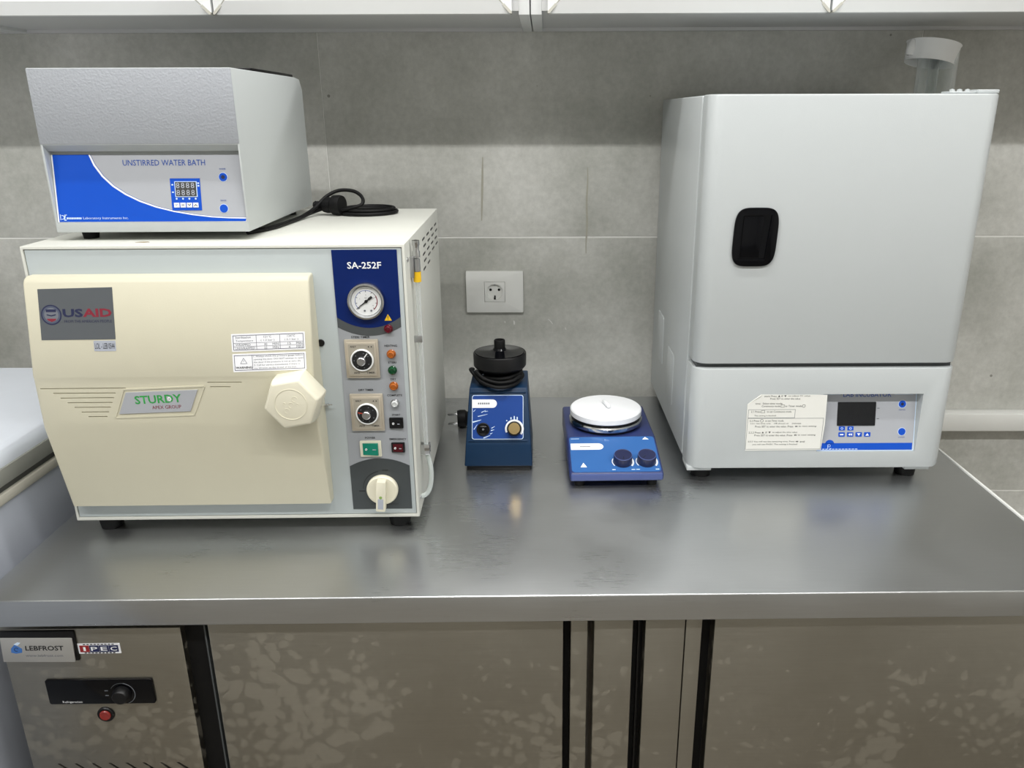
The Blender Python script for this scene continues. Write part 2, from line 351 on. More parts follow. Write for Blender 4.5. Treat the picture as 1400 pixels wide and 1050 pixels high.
# wall cabinets
def cabinet(x0, x1, doors, label):
    t = empty('wall_cabinet', ((x0 + x1) / 2, 0, 1.605), 0, label, 'cabinet')
    ox = (x0 + x1) / 2; a, b_ = x0 - ox, x1 - ox; h = .72
    box('side_panel', a, a + .018, -.285, -.002, 0, h, 'cab', t, b=.001)
    box('side_panel', b_ - .018, b_, -.285, -.002, 0, h, 'cab', t, b=.001)
    box('bottom_panel', a + .018, b_ - .018, -.285, -.012, .006, .022, 'cabunder', t)
    box('bottom_rail', a + .018, b_ - .018, -.014, -.002, 0, .05, 'cabunder', t)
    box('top_panel', a + .018, b_ - .018, -.285, -.002, h - .018, h, 'cab', t)
    for (d0, d1) in doors:
        d0 -= ox; d1 -= ox
        dr = box('door', d0 + .03, d1 - .03, -.298, -.286, .03, h - .03, 'cab', t)
        w = .045; y = -.286
        def rail(P):     # four outline points (x, z); a mitred frame member with a chamfered inner half
            bm = bmesh.new()
            o0, o1, i1, i0 = P
            f = lambda p, q, s: (p[0] + (q[0] - p[0]) * s, p[1] + (q[1] - p[1]) * s)
            rows = []
            for (p, q) in ((o0, i0), (o1, i1)):
                m1 = f(p, q, .45); m2 = f(p, q, .9)
                rows.append([(p[0], y, p[1]), (p[0], y - .016, p[1]), (m1[0], y - .022, m1[1]), (m2[0], y - .013, m2[1]), (q[0], y - .013, q[1]), (q[0], y, q[1])])
            A = [bm.verts.new(v) for v in rows[0]]; B = [bm.verts.new(v) for v in rows[1]]
            for i in range(6): bm.faces.new((A[i], B[i], B[(i + 1) % 6], A[(i + 1) % 6]))
            bm.faces.new(A); bm.faces.new(list(reversed(B)))
            link('frame_rail', mesh_from(bm, 'frame_rail'), 'cab', dr)
        g = .0012; z0, z1 = 0, h
        rail(((d0 + g, z0), (d1 - g, z0), (d1 - w - g, z0 + w), (d0 + w + g, z0 + w)))
        rail(((d1 - g, z1), (d0 + g, z1), (d0 + w + g, z1 - w), (d1 - w - g, z1 - w)))
        rail(((d0, z1 - g), (d0, z0 + g), (d0 + w, z0 + w + g), (d0 + w, z1 - w - g)))
        rail(((d1, z0 + g), (d1, z1 - g), (d1 - w, z1 - w - g), (d1 - w, z0 + w + g)))
        for (cx, sg) in ((d0, 1), (d1, -1)):       # cream mitre seal in the lower corners
            sf = Surf((cx, y - .0135, z0), (1, 0, 0), (0, 0, 1))
            plate('mitre_seal', sf, [(0, 0), (sg * .003, 0), (sg * w, w - .003), (sg * w, w), (sg * (w - .003), w), (0, .003)], -.01, .0062, 'cabline', dr)
    return t
cabinet(-1.040, -.0255, [(-1.014, -.540), (-.536, -.054)], 'white wall cabinet above the steam steriliser')
cabinet(-.0235, .965, [(.004, .458), (.462, .938)], 'white wall cabinet above the incubator')
cabinet(-2.05, -1.042, [(-2.024, -1.548), (-1.544, -1.070)], 'white wall cabinet above the chest freezer')
cabinet(.967, 1.975, [(.993, 1.469), (1.473, 1.949)], 'white wall cabinet beyond the incubator, past the bench end')

# wall socket
ws = empty('wall_socket', (-.1105, 0, 1.0825), 0, 'white single socket outlet with wide rectangular plate on grey tiles', 'socket')
sf = Surf((0, 0, 0))
pl = plate('cover_plate', sf, rrect(-.062, .062, -.0455, .0455, .002), .0005, .009, 'trunk', ws, b=.0012)
cut = plate('c', sf, rect(-.0225, .0225, -.0225, .0225), -.01, .02, 'trunk', ws); boolean(pl, cut)
md = plate('socket_module', sf, rect(-.0219, .0219, -.0219, .0219), .003, .0088, 'trunk', ws, b=.0004)
cut = lathe('c', sf, 0, 0, [(0, .0032), (.0172, .0032), (.0176, .02), (0, .02)], 'trunk', ws); boolean(md, cut)
for u in (-.0092, .0092): plate('contact_hole', sf, circ(u, .004, .0029, 16), .0033, .0036, 'black', md)
plate('earth_clip', sf, rect(-.002, .002, .0145, .0172), .0034, .0078, 'alu', md)
plate('earth_clip', sf, rect(-.002, .002, -.0172, -.0125), .0034, .0078, 'black', md)
plate('contact_hole', sf, circ(0, -.0105, .0019, 14), .0033, .0036, 'black', md)

# ---------------------------------------------------------------- bench: worktop and refrigerated base
wt = empty('steel_worktop', (0, 0, T), TA, 'brushed stainless steel worktop carrying the laboratory devices', 'worktop')
box('top_sheet', -.762, .7318, -.799, -.036, -.0406, 0, 'steel', wt, b=.0022, seg=3)
box('edge_strip', .7322, .7362, -.797, -.038, -.03, .0015, 'trunk', wt, b=.0008)
fr = empty('undercounter_fridge', (0, 0, 0), TA, 'stainless steel undercounter refrigerator below the worktop', 'refrigerator')
FY = -.786
box('carcass', -.752, .722, -.75, -.09, .12, .807, 'fsteel', fr)
for x in (-.70, .67):
    for y in (-.70, -.14): lathe('leg', Surf((0, 0, 0), (1, 0, 0), (0, 1, 0)), x, y, [(0, 0), (.025, 0), (.025, .01), (.018, .02), (.018, .12), (0, .12)], 'alu', fr, 16)
sf = Surf((0, FY, 0))
cp = box('compressor_panel', -.752, -.508, FY, -.751, .13, .796, 'fsteel', fr, b=.0015)
bm = bmesh.new()
for i in range(11):
    x = -.7165 + .0243 * i
    for z in (.556, .49, .424):
        vs = [(x, z + .0125), (x + .004, z + .0125), (x + .020, z - .0015), (x + .016, z - .0035)]
        if x + .02 > -.52: continue
        bm_prism(bm, vs, lambda p: (p[0], FY - .01, p[1]), lambda p: (p[0], FY + .012, p[1]))
c = link('c', mesh_from(bm, 'c'), 'black', fr); boolean(cp, c)
box('vent_backing', -.74, -.52, FY + .008, FY + .011, .35, .60, 'black', cp)
box('corner_post', -.508, -.4785, FY + .012, -.751, .13, .806, 'rubber', fr)
box('post_strip', -.4785, -.4765, FY + .004, -.751, .13, .806, 'dgrey', fr)
box('gasket', -.4765, -.4718, FY + .012, -.751, .13, .806, 'rubber', fr)
d1 = box('door', -.4715, .0085, FY, -.7515, .14, .806, 'fsteel', fr, b=.0018)
box('gasket', .0092, .0182, FY + .022, -.751, .13, .806, 'rubber', fr)
box('door_handle_strip', .0188, .0418, FY + .004, -.751, .13, .806, 'fsteel', fr, b=.001)
prism = [(FY + .006, .0), (FY + .022, .0)]
bm = bmesh.new()
pr_ = [(.0418, FY + .004), (.0440, FY + .008), (.0470, FY + .020), (.0500, FY + .022), (.0500, -.751), (.0418, -.751)]
bm_prism(bm, pr_, lambda p: (p[0], p[1], .13), lambda p: (p[0], p[1], .806)); link('handle_groove', mesh_from(bm, 'g'), 'edge', fr)
box('mullion_strip', .0503, .1034, FY, -.751, .13, .806, 'fsteel', fr, b=.0018)
box('gasket', .1036, .1198, FY + .022, -.751, .13, .806, 'rubber', fr)
box('gasket_lip', .1125, .1150, FY + .014, FY + .022, .13, .806, 'black', fr)
box('mullion_strip', .1200, .1743, FY, -.751, .13, .806, 'fsteel', fr, b=.0018)
box('mullion_strip', .1753, .1972, FY, -.751, .13, .806, 'fsteel', fr, b=.0012)
box('gasket', .1974, .2140, FY + .022, -.751, .13, .806, 'rubber', fr)
d2 = box('door', .2143, .722, FY, -.7515, .14, .806, 'fsteel', fr, b=.0018)
# badge, sticker, thermostat, switch on the compressor panel
box('badge_holder', -.7495, -.6500, FY - .003, FY + .004, .747, .7945, 'black', cp, b=.001)
bsf = Surf((-.700, FY - .0035, .768), (1, 0, -.012), (0, .10, 1))
bd = plate('brand_plate', bsf, rrect(-.0490, .0468, -.0195, .0165, .001), 0, .0018, 'badge', cp, b=.0004)
text('lettering', 'LEBFROST', bsf, .0085, .0015, .0072, 'txt', bd, width=.051, t=.002, off=.02)
text('lettering', 'www.lebfrost.com', bsf, .007, -.0095, .0036, 'grtxt', bd, width=.050, t=.002)
em = [(-.036, .001), (-.031, .0065), (-.0265, .004), (-.0215, .0005), (-.022, -.005), (-.030, -.0065), (-.0365, -.005)]
plate('emblem', bsf, em, .0018, .0022, mat('emblem_blue', '3A6CB0', .4), bd)
plate('emblem', bsf, [(-.032, .007), (-.027, .010), (-.0225, .0095), (-.0265, .0055)], .0018, .0021, 'lblue', bd)
ring('emblem_line', bsf, -.0290, -.0005, .0022, .0030, .0022, .0024, 'navy', bd, 20, 300, 14)
isf = Surf((-.6212, FY - .0003, .7647), (1, 0, .004))
st = plate('brand_sticker', isf, rect(-.0285, .0285, -.0082, .0082), 0, .0003, 'sticker', cp)
redq = mat('sticker_red', '8E1F23', .45); navq = mat('sticker_navy', '20264E', .45)
for i, (ch, mm) in enumerate(zip('IPEC', (redq, navq, navq, navq))):
    a = -.0262 + i * .0131
    plate('letter_tile', isf, rect(a, a + .0127, -.0055, .0050), .0003, .0006, mm, st)
    text('lettering', ch, isf, a + .0064, -.0003, .0062, 'wtxt', st, width=.0032 if ch == 'I' else .0088, t=.0008, off=.01)
for v in (.0066, -.0069):
    for i in range(9): plate('fine_print', isf, rect(-.021 + i * .0048, -.0178 + i * .0048, v - .0007, v + .0007), .0003, .0005, 'txt', st)
csf = Surf((-.6305, FY - .0005, .6955))
tc_ = plate('thermostat_panel', csf, rrect(-.0730, .0730, -.0202, .0202, .003), 0, .003, 'gloss', cp, b=.0006)
lathe('dial', csf, .030, -.003, [(.0125, .003), (.0125, .006), (.0105, .0125), (.0095, .0135), (0, .0135)], 'black', tc_)
ring('dial_arc', csf, .030, -.003, .0166, .0174, .003, .0034, 'grtxt', tc_, -70, 80)
ring('dial_arc', csf, .030, -.003, .0166, .0172, .003, .0034, 'dgrey', tc_, 80, 150)
for z in (.002, -.006): plate('dial_mark', csf, rect(.006, .0105, z - .0006, z + .0006), .003, .0034, 'grtxt', tc_)
text('lettering', 'Refrigeration', csf, -.041, -.0166, .0042, 'wtxt', tc_, width=.027, t=.0034)
sw = lathe('power_switch', Surf((-.631, FY, .6555)), 0, 0, [(.0118, 0), (.0118, .002), (.0108, .0032), (.0082, .0032), (.0080, .0015), (0, .0015)], 'black', cp)
lathe('rocker', Surf((-.631, FY, .6555)), 0, 0, [(.0078, .0015), (.0078, .004), (.0068, .0052), (0, .0046)], 'redS', sw)

# ---------------------------------------------------------------- chest freezer to the left
fz = empty('chest_freezer', (-1.19, -.66, 0), 0, 'white chest freezer with grey rim beside the steel bench', 'freezer')
fb = box('body', -.388, .388, -.44, .44, .03, .905, 'fbody', fz, b=.006)
box('lower_rim', -.391, .391, -.443, .443, .905, .921, 'fstrip', fz, b=.003)
box('lid_gasket', -.384, .384, -.436, .436, .921, .932, 'fgask', fz)
box('lid_trim', -.391, .391, -.443, .443, .932, .958, 'ftrim', fz, b=.002)
bm = bmesh.new(); bm_box(bm, -.388, .388, -.44, .44, .958, .984); bmesh.ops.recalc_face_normals(bm, faces=bm.faces[:])
bev(bm, .022, 5, [e for e in bm.edges if any(v.co.z > .97 for v in e.verts) and not (e.verts[0].co.z < .97 or e.verts[1].co.z < .97)])
link('lid', mesh_from(bm, 'lid'), 'freezer', fz, smooth=50)
for x in (-.34, .34):
    for y in (-.39, .39): lathe('foot', Surf((0, 0, 0), (1, 0, 0), (0, 1, 0)), x, y, [(0, 0), (.025, 0), (.025, .03), (0, .03)], 'rubber', fz, 14)

# ---------------------------------------------------------------- autoclave
AW, AH, AD = .514, .412, .42
ac = empty('autoclave', (-.704, -.643, T + .024), .025, 'cream benchtop steam autoclave with angled front door and blue control panel', 'autoclave')
cov = box('cover', 0, AW, 0, AD, 0, AH, 'cream', ac, b=.0015)
cut = box('c', .004, AW - .004, -.01, .006, .005, AH - .004, 'cream', ac); boolean(cov, cut)
fp = box('front_panel', .0048, AW - .0048, .0012, .006, .0058, AH - .0048, 'panelw', ac, b=.0008)
for x in (.035, AW - .035):
    for y in (.03, AD - .05): lathe('foot', Surf((0, 0, 0), (1, 0, 0), (0, 1, 0)), x, y, [(0, -.024), (.0155, -.024), (.019, 0), (0, 0)], 'rubber', ac, 24)
# door
prof = [(.0008, .374), (-.010, .374), (-.0165, .3715), (-.0205, .366), (-.041, .2415), (-.0403, .2385), (-.0403, .166), (-.013, .031), (.0008, .031)]
door = prism_x('door', prof, .007, .387, 'ivory', ac)
bm = bmesh.new(); bm.from_mesh(door.data)
bev(bm, .0032, 3, [e for e in bm.edges if abs(e.verts[0].co.x - e.verts[1].co.x) < 1e-6 and min(v.co.y for v in e.verts) < -.002])
bm.to_mesh(door.data); bm.free()
BS = Surf((0, -.0404, 0))          # the band of the door below the crease
bm = bmesh.new()
def groove(x0, x1, z, w=.0014, d=.0013):
    bm_box(bm, x0, x1, -.06, -.0396 + d, z - w / 2, z + w / 2)
for i in range(7):
    groove(.022 + i * .0083 - (.008 if i == 0 else 0), .118 - i * .0034 + (.012 if i == 0 else 0), .2243 - i * .0069)
groove(.2415, .2880, .2315); groove(.2440, .2720, .2250)
c = link('c', mesh_from(bm, 'c'), 'ivory', ac); boolean(door, c)
door.data.materials.clear(); door.data.materials.append(MT['ivory'])
for a, b_ in (((.108, .181), (.2165, .1842)), ((.2165, .1842), (.2365, .2262)), ((.2365, .2262), (.126, .2222)), ((.126, .2222), (.108, .181))):
    d = Vector((b_[0] - a[0], b_[1] - a[1])); nn = Vector((-d.y, d.x)).normalized() * .0011
    plate('badge_frame', BS, [(a[0] - nn.x, a[1] - nn.y), (b_[0] - nn.x, b_[1] - nn.y), (b_[0] + nn.x, b_[1] + nn.y), (a[0] + nn.x, a[1] + nn.y)], -.002, .0008, 'ivory', door)
bg = plate('brand_badge', BS, [(.1150, .1868), (.2130, .1900), (.2268, .2212), (.1290, .2180)], -.001, .0012, 'silverP', door)
text('lettering', 'STURDY', BS, .1715, .2083, .0120, 'green', bg, width=.064, t=.0014, ang=.04, off=.02)
plate('cross', BS, rect(.1845, .1895, .2068, .2098), .0014, .0019, 'wtxt', bg); plate('cross', BS, rect(.1855, .1885, .2053, .2113), .0014, .0019, 'wtxt', bg)
text('lettering', 'APEX GROUP', BS, .1815, .1966, .0050, 'red', bg, width=.040, t=.0014, ang=.03)
US = Surf((0, -.041, .2415), (1, 0, 0), (0, .0205, .1245))     # upper face of the door; v = distance above the crease
def uz(z): return (z - .2415) / .1245 * math.hypot(.0205, .1245)
us = plate('agency_sticker', US, [(.0250, uz(.2910)), (.1237, uz(.2915)), (.1252, uz(.3605)), (.0264, uz(.3585))], 0, .0004, 'usg', door)
text('lettering', 'US', US, .0702, uz(.3268), .0112, 'navy', us, width=.0268, t=.0006, off=.035)
text('lettering', 'AID', US, .1026, uz(.3270), .0112, 'red', us, width=.0385, t=.0006, off=.035)
text('lettering', 'FROM THE AMERICAN PEOPLE', US, .0895, uz(.3158), .0036, 'navy', us, width=.063, t=.0006)
ring('seal_ring', US, .0415, uz(.3245), .0118, .0136, .0004, .0006, 'navy', us)
ring('seal_ring', US, .0415, uz(.3245), .0094, .0118, .0004, .0006, 'sealb', us)
plate('seal_disc', US, circ(.0415, uz(.3245), .0094), .0004, .0006, 'sealg', us)
plate('seal_bar', US, rect(.0348, .0482, uz(.3283), uz(.3318)), .0006, .0008, 'navy', us)
plate('seal_bar', US, [(.0355, uz(.3240)), (.0415, uz(.3225)), (.0475, uz(.3240)), (.0475, uz(.3255)), (.0415, uz(.3240)), (.0355, uz(.3255))], .0006, .0008, 'navy', us)
plate('seal_shield', US, [(.0350, uz(.3195)), (.0480, uz(.3195)), (.0462, uz(.3170)), (.0415, uz(.3152)), (.0368, uz(.3170))], .0006, .0008, 'red', us)
lo = plate('asset_tag', US, rrect(.0940, .1232, uz(.2757), uz(.2897), .001), 0, .0004, 'lolg', door)
text('lettering', 'LOL - LEB 0544', US, .1086, uz(.2827), .0078, 'txt', lo, width=.0262, t=.0006)
def frame_lines(parent, sf, u0, u1, v0, v1, w, t, m):
    plate('rule', sf, rect(u0, u1, v0, v0 + w), t, t + .0002, m, parent); plate('rule', sf, rect(u0, u1, v1 - w, v1), t, t + .0002, m, parent)
    plate('rule', sf, rect(u0, u0 + w, v0, v1), t, t + .0002, m, parent); plate('rule', sf, rect(u1 - w, u1, v0, v1), t, t + .0002, m, parent)
SL = Surf(US.p(.3285, uz(.2734)), (1, 0, .030), (0, .0205, .1245))
lb = plate('sterilisation_label', SL, rrect(-.0500, .0495, .0012, .0255, .001), 0, .0004, 'sticker', door)
frame_lines(lb, SL, -.0478, .0473, .0032, .0235, .0006, .0004, 'navy')
plate('rule', SL, rect(-.0165, -.0161, .0032, .0235), .0004, .0006, 'navy', lb); plate('rule', SL, rect(.0153, .0157, .0032, .0235), .0004, .0006, 'navy', lb)
plate('rule', SL, rect(-.0478, .0473, .0126, .0129), .0004, .0006, 'navy', lb); plate('rule', SL, rect(-.0478, .0473, .0079, .0082), .0004, .0006, 'navy', lb)
for s, u, v, w in (('Sterilization', -.034, .0206, .021), ('Temperature', -.0325, .0156, .0235), ('WRAPPED', -.0345, .0104, .0205), ('UNWRAPPED', -.032, .0056, .0265), ('121\u00b0C', -.001, .0206, .0105), ('( 1.2 bar )', -.001, .0156, .0185), ('30', -.0040, .0104, .0042), ('MIN', .0095, .0104, .0082), ('22', -.0040, .0056, .0042), ('MIN', .0095, .0056, .0082),
                   ('134\u00b0C', .0310, .0206, .0105), ('( 2.1 bar )', .0310, .0156, .0185), ('15', .0280, .0104, .0042), ('MIN', .0415, .0104, .0082), ('4', .0280, .0056, .0022), ('MIN', .0415, .0056, .0082)):
    text('lettering', s, SL, u, v, .0030, 'grtxt', lb, width=w, t=.0006)
wl = plate('warning_label', SL, rrect(-.0500, .0495, -.0265, -.0018, .001), 0, .0004, 'sticker', door)
frame_lines(wl, SL, -.0478, .0473, -.0245, -.0038, .0006, .0004, 'navy')
plate('rule', SL, rect(-.0236, -.0231, -.0245, -.0038), .0004, .0006, 'navy', wl)
def tri(parent, sf, u, v, r, w, m, t):
    P = [(u + r * math.cos(math.radians(a)), v + r * math.sin(math.radians(a))) for a in (90, 210, 330)]; Q = [(u + (r - w * 2) * math.cos(math.radians(a)), v + (r - w * 2) * math.sin(math.radians(a))) for a in (90, 210, 330)]
    for i in range(3): plate('warning_triangle', sf, [P[i], P[(i + 1) % 3], Q[(i + 1) % 3], Q[i]], t, t + .0002, m, parent)
    plate('warning_triangle', sf, rect(u - w * .4, u + w * .4, v - r * .05, v + r * .5), t, t + .0002, m, parent)
tri(wl, SL, -.0352, -.0128, .0055, .0004, 'navy', .0004)
text('lettering', 'WARNING', SL, -.0352, -.0207, .0032, 'txt', wl, width=.022, t=.0006, off=.02)
for k, (s, w) in enumerate((('1. Always check the pressure gauge before', .067), ('opening the door. DO NOT attempt to open', .067), ('the door if the pressure is not at zero (0).', .064), ('2. Call for service immediately if there is', .062), ('any abrasion on the thread of the bolt.', .058))):
    text('lettering', s, SL, -.0215 + w / 2, -.0062 - k * .0040, .0028, 'grtxt', wl, width=w, t=.0006)
# hexagonal door knob
KS = Surf((.3628, -.040, .2115))
bm = bmesh.new(); rows = []
for r, h in ((.0405, .0), (.0400, .022), (.0375, .034), (.0350, .0368)):
    rows.append([bm.verts.new(KS.p(r * math.cos(math.radians(10 + 60 * i)), r * math.sin(math.radians(10 + 60 * i)), h)) for i in range(6)])
bm.faces.new(rows[0]); bm.faces.new(rows[-1])
for A_, B_ in zip(rows, rows[1:]):
    for i in range(6): bm.faces.new((A_[i], A_[(i + 1) % 6], B_[(i + 1) % 6], B_[i]))
bmesh.ops.recalc_face_normals(bm, faces=bm.faces[:]); bev(bm, .0018, 2)
kn = link('door_knob', mesh_from(bm, 'knob'), 'ivory2', ac, smooth=35)
ring('knob_ring', KS, 0, 0, .0210, .0219, .0360, .0374, 'ivory2', kn)
for (u, v, r) in ((-.006, -.009, .0036), (.000, -.001, .0040), (.0055, .0075, .0040), (-.0085, .001, .002), (.009, .000, .002)): ring('emboss', KS, u, v, r - .0007, r, .036, .0373, 'ivory2', kn, 0, 270, 16)
lathe('lock_hole', Surf((0, .001, 0)), .3895, .2746, [(.0052, -.001), (.0052, .0012), (.0046, .0016), (0, .0012)], 'black', ac, 18)
tube('lock_pin', [(.384, -.006, .184), (.399, -.006, .1845)], .0011, 'chrome', ac, smooth_path=False); tube('lock_pin', [(.391, .002, .183), (.391, -.008, .183)], .0018, 'alu', ac, smooth_path=False)
# control panel
CS = Surf((0, .0011, 0))
P0, P1, Z0, Z1 = .4150, .5032, .0142, .4050
cpn = plate('control_panel', CS, rect(P0, P1, Z0, Z1), 0, .0006, 'greyP', ac)
def arc_pts(u0, u1, vs, vm, n=14):   # an arc from (u0, vs) over (mid, vm) to (u1, vs)
    return [(u0 + (u1 - u0) * i / n, vs + (vm - vs) * (1 - (2 * i / n - 1) ** 2)) for i in range(n + 1)]
plate('grey_band', CS, arc_pts(P0, P1, .2968, .2842) + [(P1, .33), (P0, .33)], .0006, .0008, 'dgrey', cpn)
plate('blue_field', CS, arc_pts(P0, P1, .3112, .2958) + [(P1, Z1), (P0, Z1)], .0006, .0010, 'blueP', cpn)
plate('dark_field', CS, [(P0, Z0), (P1, Z0)] + list(reversed(arc_pts(P0, P1, .0850, .0972))), .0006, .0009, 'dgrey2', cpn)
text('lettering', 'SA-252F', CS, .4580, .3838, .0092, 'wtxt', cpn, width=.046, t=.0013, off=.015)
ga = lathe('pressure_gauge', CS, .4577, .3345, [(.0262, .0008), (.0262, .006), (.0250, .0085), (.0228, .0088), (.0222, .006), (.0205, .0035), (.0, .0035)], 'chrome', ac, 40)
plate('gauge_dial', CS, circ(.4577, .3345, .0203, 36), .0035, .0040, 'dial', ga)
ring('scale_arc', CS, .4577, .3345, .0148, .0154, .0040, .0042, 'btxt', ga, 60, 225); ring('scale_arc', CS, .4577, .3345, .0146, .0158, .0040, .0042, 'red', ga, -50, 30); ring('scale_arc', CS, .4577, .3345, .0148, .0154, .0040, .0042, 'txt', ga, 30, 60)
for k in range(9):
    a = math.radians(225 - 270 * k / 8); c_, s_ = math.cos(a), math.sin(a)
    plate('scale_tick', CS, [(.4577 + c_ * .0128 - s_ * .0003, .3345 + s_ * .0128 + c_ * .0003), (.4577 + c_ * .0150 - s_ * .0003, .3345 + s_ * .0150 + c_ * .0003), (.4577 + c_ * .0150 + s_ * .0003, .3345 + s_ * .0150 - c_ * .0003), (.4577 + c_ * .0128 + s_ * .0003, .3345 + s_ * .0128 - c_ * .0003)], .004, .0042, 'txt', ga)
for s, u, v in (('0', -.0085, -.0060), ('1', -.0085, .0035), ('2', 0, .0088), ('3', .0100, .0045), ('4', .0090, -.0060)): text('lettering', s, CS, .4577 + u, .3345 + v, .0020, 'grtxt', ga, t=.0042)
text('lettering', 'bar', CS, .4577, .3395, .0018, 'grtxt', ga, t=.0042)
for u in (-.0028, .0062): plate('dial_screw', CS, circ(.4577 + u, .3212, .0014, 12), .004, .0045, 'grtxt', ga)
na = math.radians(218); d = Vector((math.cos(na), math.sin(na))); q = Vector((-d.y, d.x))
def nd(a, w): return (.4577 + d.x * a + q.x * w, .3345 + d.y * a + q.y * w)
plate('needle', CS, [nd(.0172, -.0003), nd(.0172, .0003), nd(0, .0009), nd(-.004, .0009), nd(-.0052, .0017), nd(-.0105, .0017), nd(-.0105, -.0017), nd(-.0052, -.0017), nd(-.004, -.0009), nd(0, -.0009)], .0048, .0054, 'txt', ga)
lathe('needle_hub', CS, .4577, .3345, [(.0022, .004), (.0022, .006), (0, .0062)], 'black', ga, 14)
plate('caution_sign', CS, [(.4806, .3062), (.4908, .3062), (.4857, .3155)], .001, .0013, 'yellow', cpn)
plate('caution_sign', CS, rect(.4853, .4861, .3092, .3130), .0013, .0015, 'txt', cpn); plate('caution_sign', CS, rect(.4853, .4861, .3072, .3082), .0013, .0015, 'txt', cpn)
def lamp_(u, v, m, r=.0062, mr='alu'):
    l = lathe('indicator_lamp', CS, u, v, [(r, .0006), (r, .0030), (r * .88, .0040), (r * .84, .0030), (0, .0030)], mr if mr else m, ac, 22)
    lathe('lens', CS, u, v, [(r * .83, .0030), (r * .80, .0062), (r * .55, .0078), (r * .5, .0068), (0, .0072)], m, l, 22)
lamp_(.4853, .2945, 'redL', .0062, 'redL'); lamp_(.4870, .2577, 'orange', .0064, 'orange'); lamp_(.4873, .2338, 'greenL', .0064, 'greenL'); lamp_(.4876, .2100, 'orange', .0064, 'orange'); lamp_(.4878, .1840, 'clearL', .0060)
for s, u, v, w in (('STERI TIMER', .4455, .2826, .026), ('HEATING', .4868, .2697, .0175), ('STERI', .4873, .2449, .0115), ('DRY', .4874, .2200, .008), ('COMPLETE', .4878, .1957, .0215), ('START', .4880, .1655, .0120), ('DRY TIMER', .4475, .2042, .0215), ('POWER', .4482, .1300, .0150), ('EMERGENCY', .4886, .1276, .0245)):
    text('lettering', s, CS, u, v, .0030, 'txt', cpn, width=w, t=.0009, off=.012)
def timer(u, v, hand, mh):
    t_ = plate('timer', CS, rect(u - .0236, u + .0236, v - .0284, v + .0284), .0006, .0045, 'timer', ac, b=.0012)
    plate('timer_bezel', CS, rect(u - .0205, u + .0205, v - .0248, v + .0248), .0045, .0062, 'timer', t_, b=.0008)
    plate('timer_face', CS, rect(u - .0182, u + .0182, v - .0222, v + .0222), .0062, .0064, 'timerf', t_)
    cu_, cv_ = u + .0005, v - .0008
    lathe('dial_ring', CS, cu_, cv_, [(.0162, .0064), (.0162, .0085), (.0150, .0095), (.0142, .0090), (.0140, .0070), (0, .0070)], 'dial', t_, 36)
    lathe('dial_disc', CS, cu_, cv_, [(.0138, .0070), (.0136, .0092), (0, .0092)], 'txt', t_, 36)
    lathe('dial_knob', CS, cu_, cv_, [(.0064, .0092), (.0060, .0150), (.0050, .0158), (0, .0158)], 'alu', t_, 20)
    for a in (35, 75, 140, 180, 235, 285, 330):
        c_, s_ = math.cos(math.radians(a)), math.sin(math.radians(a))
        plate('dial_mark', CS, circ(cu_ + c_ * .0108, cv_ + s_ * .0108, .0008, 6), .0092, .0094, 'grtxt', t_)
    c_, s_ = math.cos(math.radians(hand)), math.sin(math.radians(hand))
    plate('dial_hand', CS, [(cu_ + c_ * .006 - s_ * .0007, cv_ + s_ * .006 + c_ * .0007), (cu_ + c_ * .0130 - s_ * .0007, cv_ + s_ * .0130 + c_ * .0007), (cu_ + c_ * .0130 + s_ * .0007, cv_ + s_ * .0130 - c_ * .0007), (cu_ + c_ * .006 + s_ * .0007, cv_ + s_ * .006 - c_ * .0007)], .0092, .0096, mh, t_)
    text('lettering', 'ANLY', CS, u - .0110, v + .0188, .0026, 'txt', t_, width=.0085, t=.0066, off=.01)
    text('lettering', 'AH3', CS, u - .0085, v - .0195, .0026, 'txt', t_, width=.0080, t=.0066, off=.01); text('lettering', 'TIMER', CS, u + .0110, v - .0195, .0026, 'txt', t_, width=.0115, t=.0066, off=.01)
    for uu in (.0105, .0145): plate('dial_mark', CS, circ(u + uu, v + .0185, .0009, 8), .0064, .0066, 'txt', t_)
timer(.4462, .2515, 52, 'dial'); timer(.4475, .1707, 168, mat('red_hand', 'B0402C', .5))
def rocker(u, v, w, h, mb, mk, name):
    r_ = plate(name, CS, rrect(u - w / 2, u + w / 2, v - h / 2, v + h / 2, .0012), .0006, .0032, mb, ac, b=.0006)
    kw, kh = w * .37, h * .37
    bm = bmesh.new(); pts = [(-kw, -kh, .0036), (kw, -kh, .0070), (kw, kh, .0070), (-kw, kh, .0036)]
    lo_ = [bm.verts.new(CS.p(u + a, v + b_, .002)) for a, b_, _ in pts]; hi_ = [bm.verts.new(CS.p(u + a, v + b_, c)) for a, b_, c in pts]
    bm.faces.new(lo_); bm.faces.new(hi_)
    for i in range(4): bm.faces.new((lo_[i], lo_[(i + 1) % 4], hi_[(i + 1) % 4], hi_[i]))
    k_ = link('rocker', mesh_from(bm, 'rocker'), mk, r_)
    ring('mark', CS, u - kw * .55, v, .0010, .0015, .0040, .0056, 'wtxt', k_, n=14); plate('mark', CS, rect(u + kw * .3, u + kw * .75, v - .0003, v + .0003), .005, .0072, 'lolg', k_)
rocker(.4879, .1534, .0200, .0165, 'black', 'black', 'start_switch'); rocker(.4482, .1133, .0308, .0248, 'ivory2', 'greenR', 'power_switch'); rocker(.4883, .1148, .0195, .0155, 'black', 'redR', 'emergency_switch')
sk = lathe('selector_knob', CS, .4612, .0475, [(.0232, .0009), (.0232, .0065), (.0215, .0085), (.0205, .0085), (0, .0085)], 'ivory2', ac, 40)
HS = Surf(CS.p(.4612, .0475), (1, 0, -.07), (.07, 0, 1))
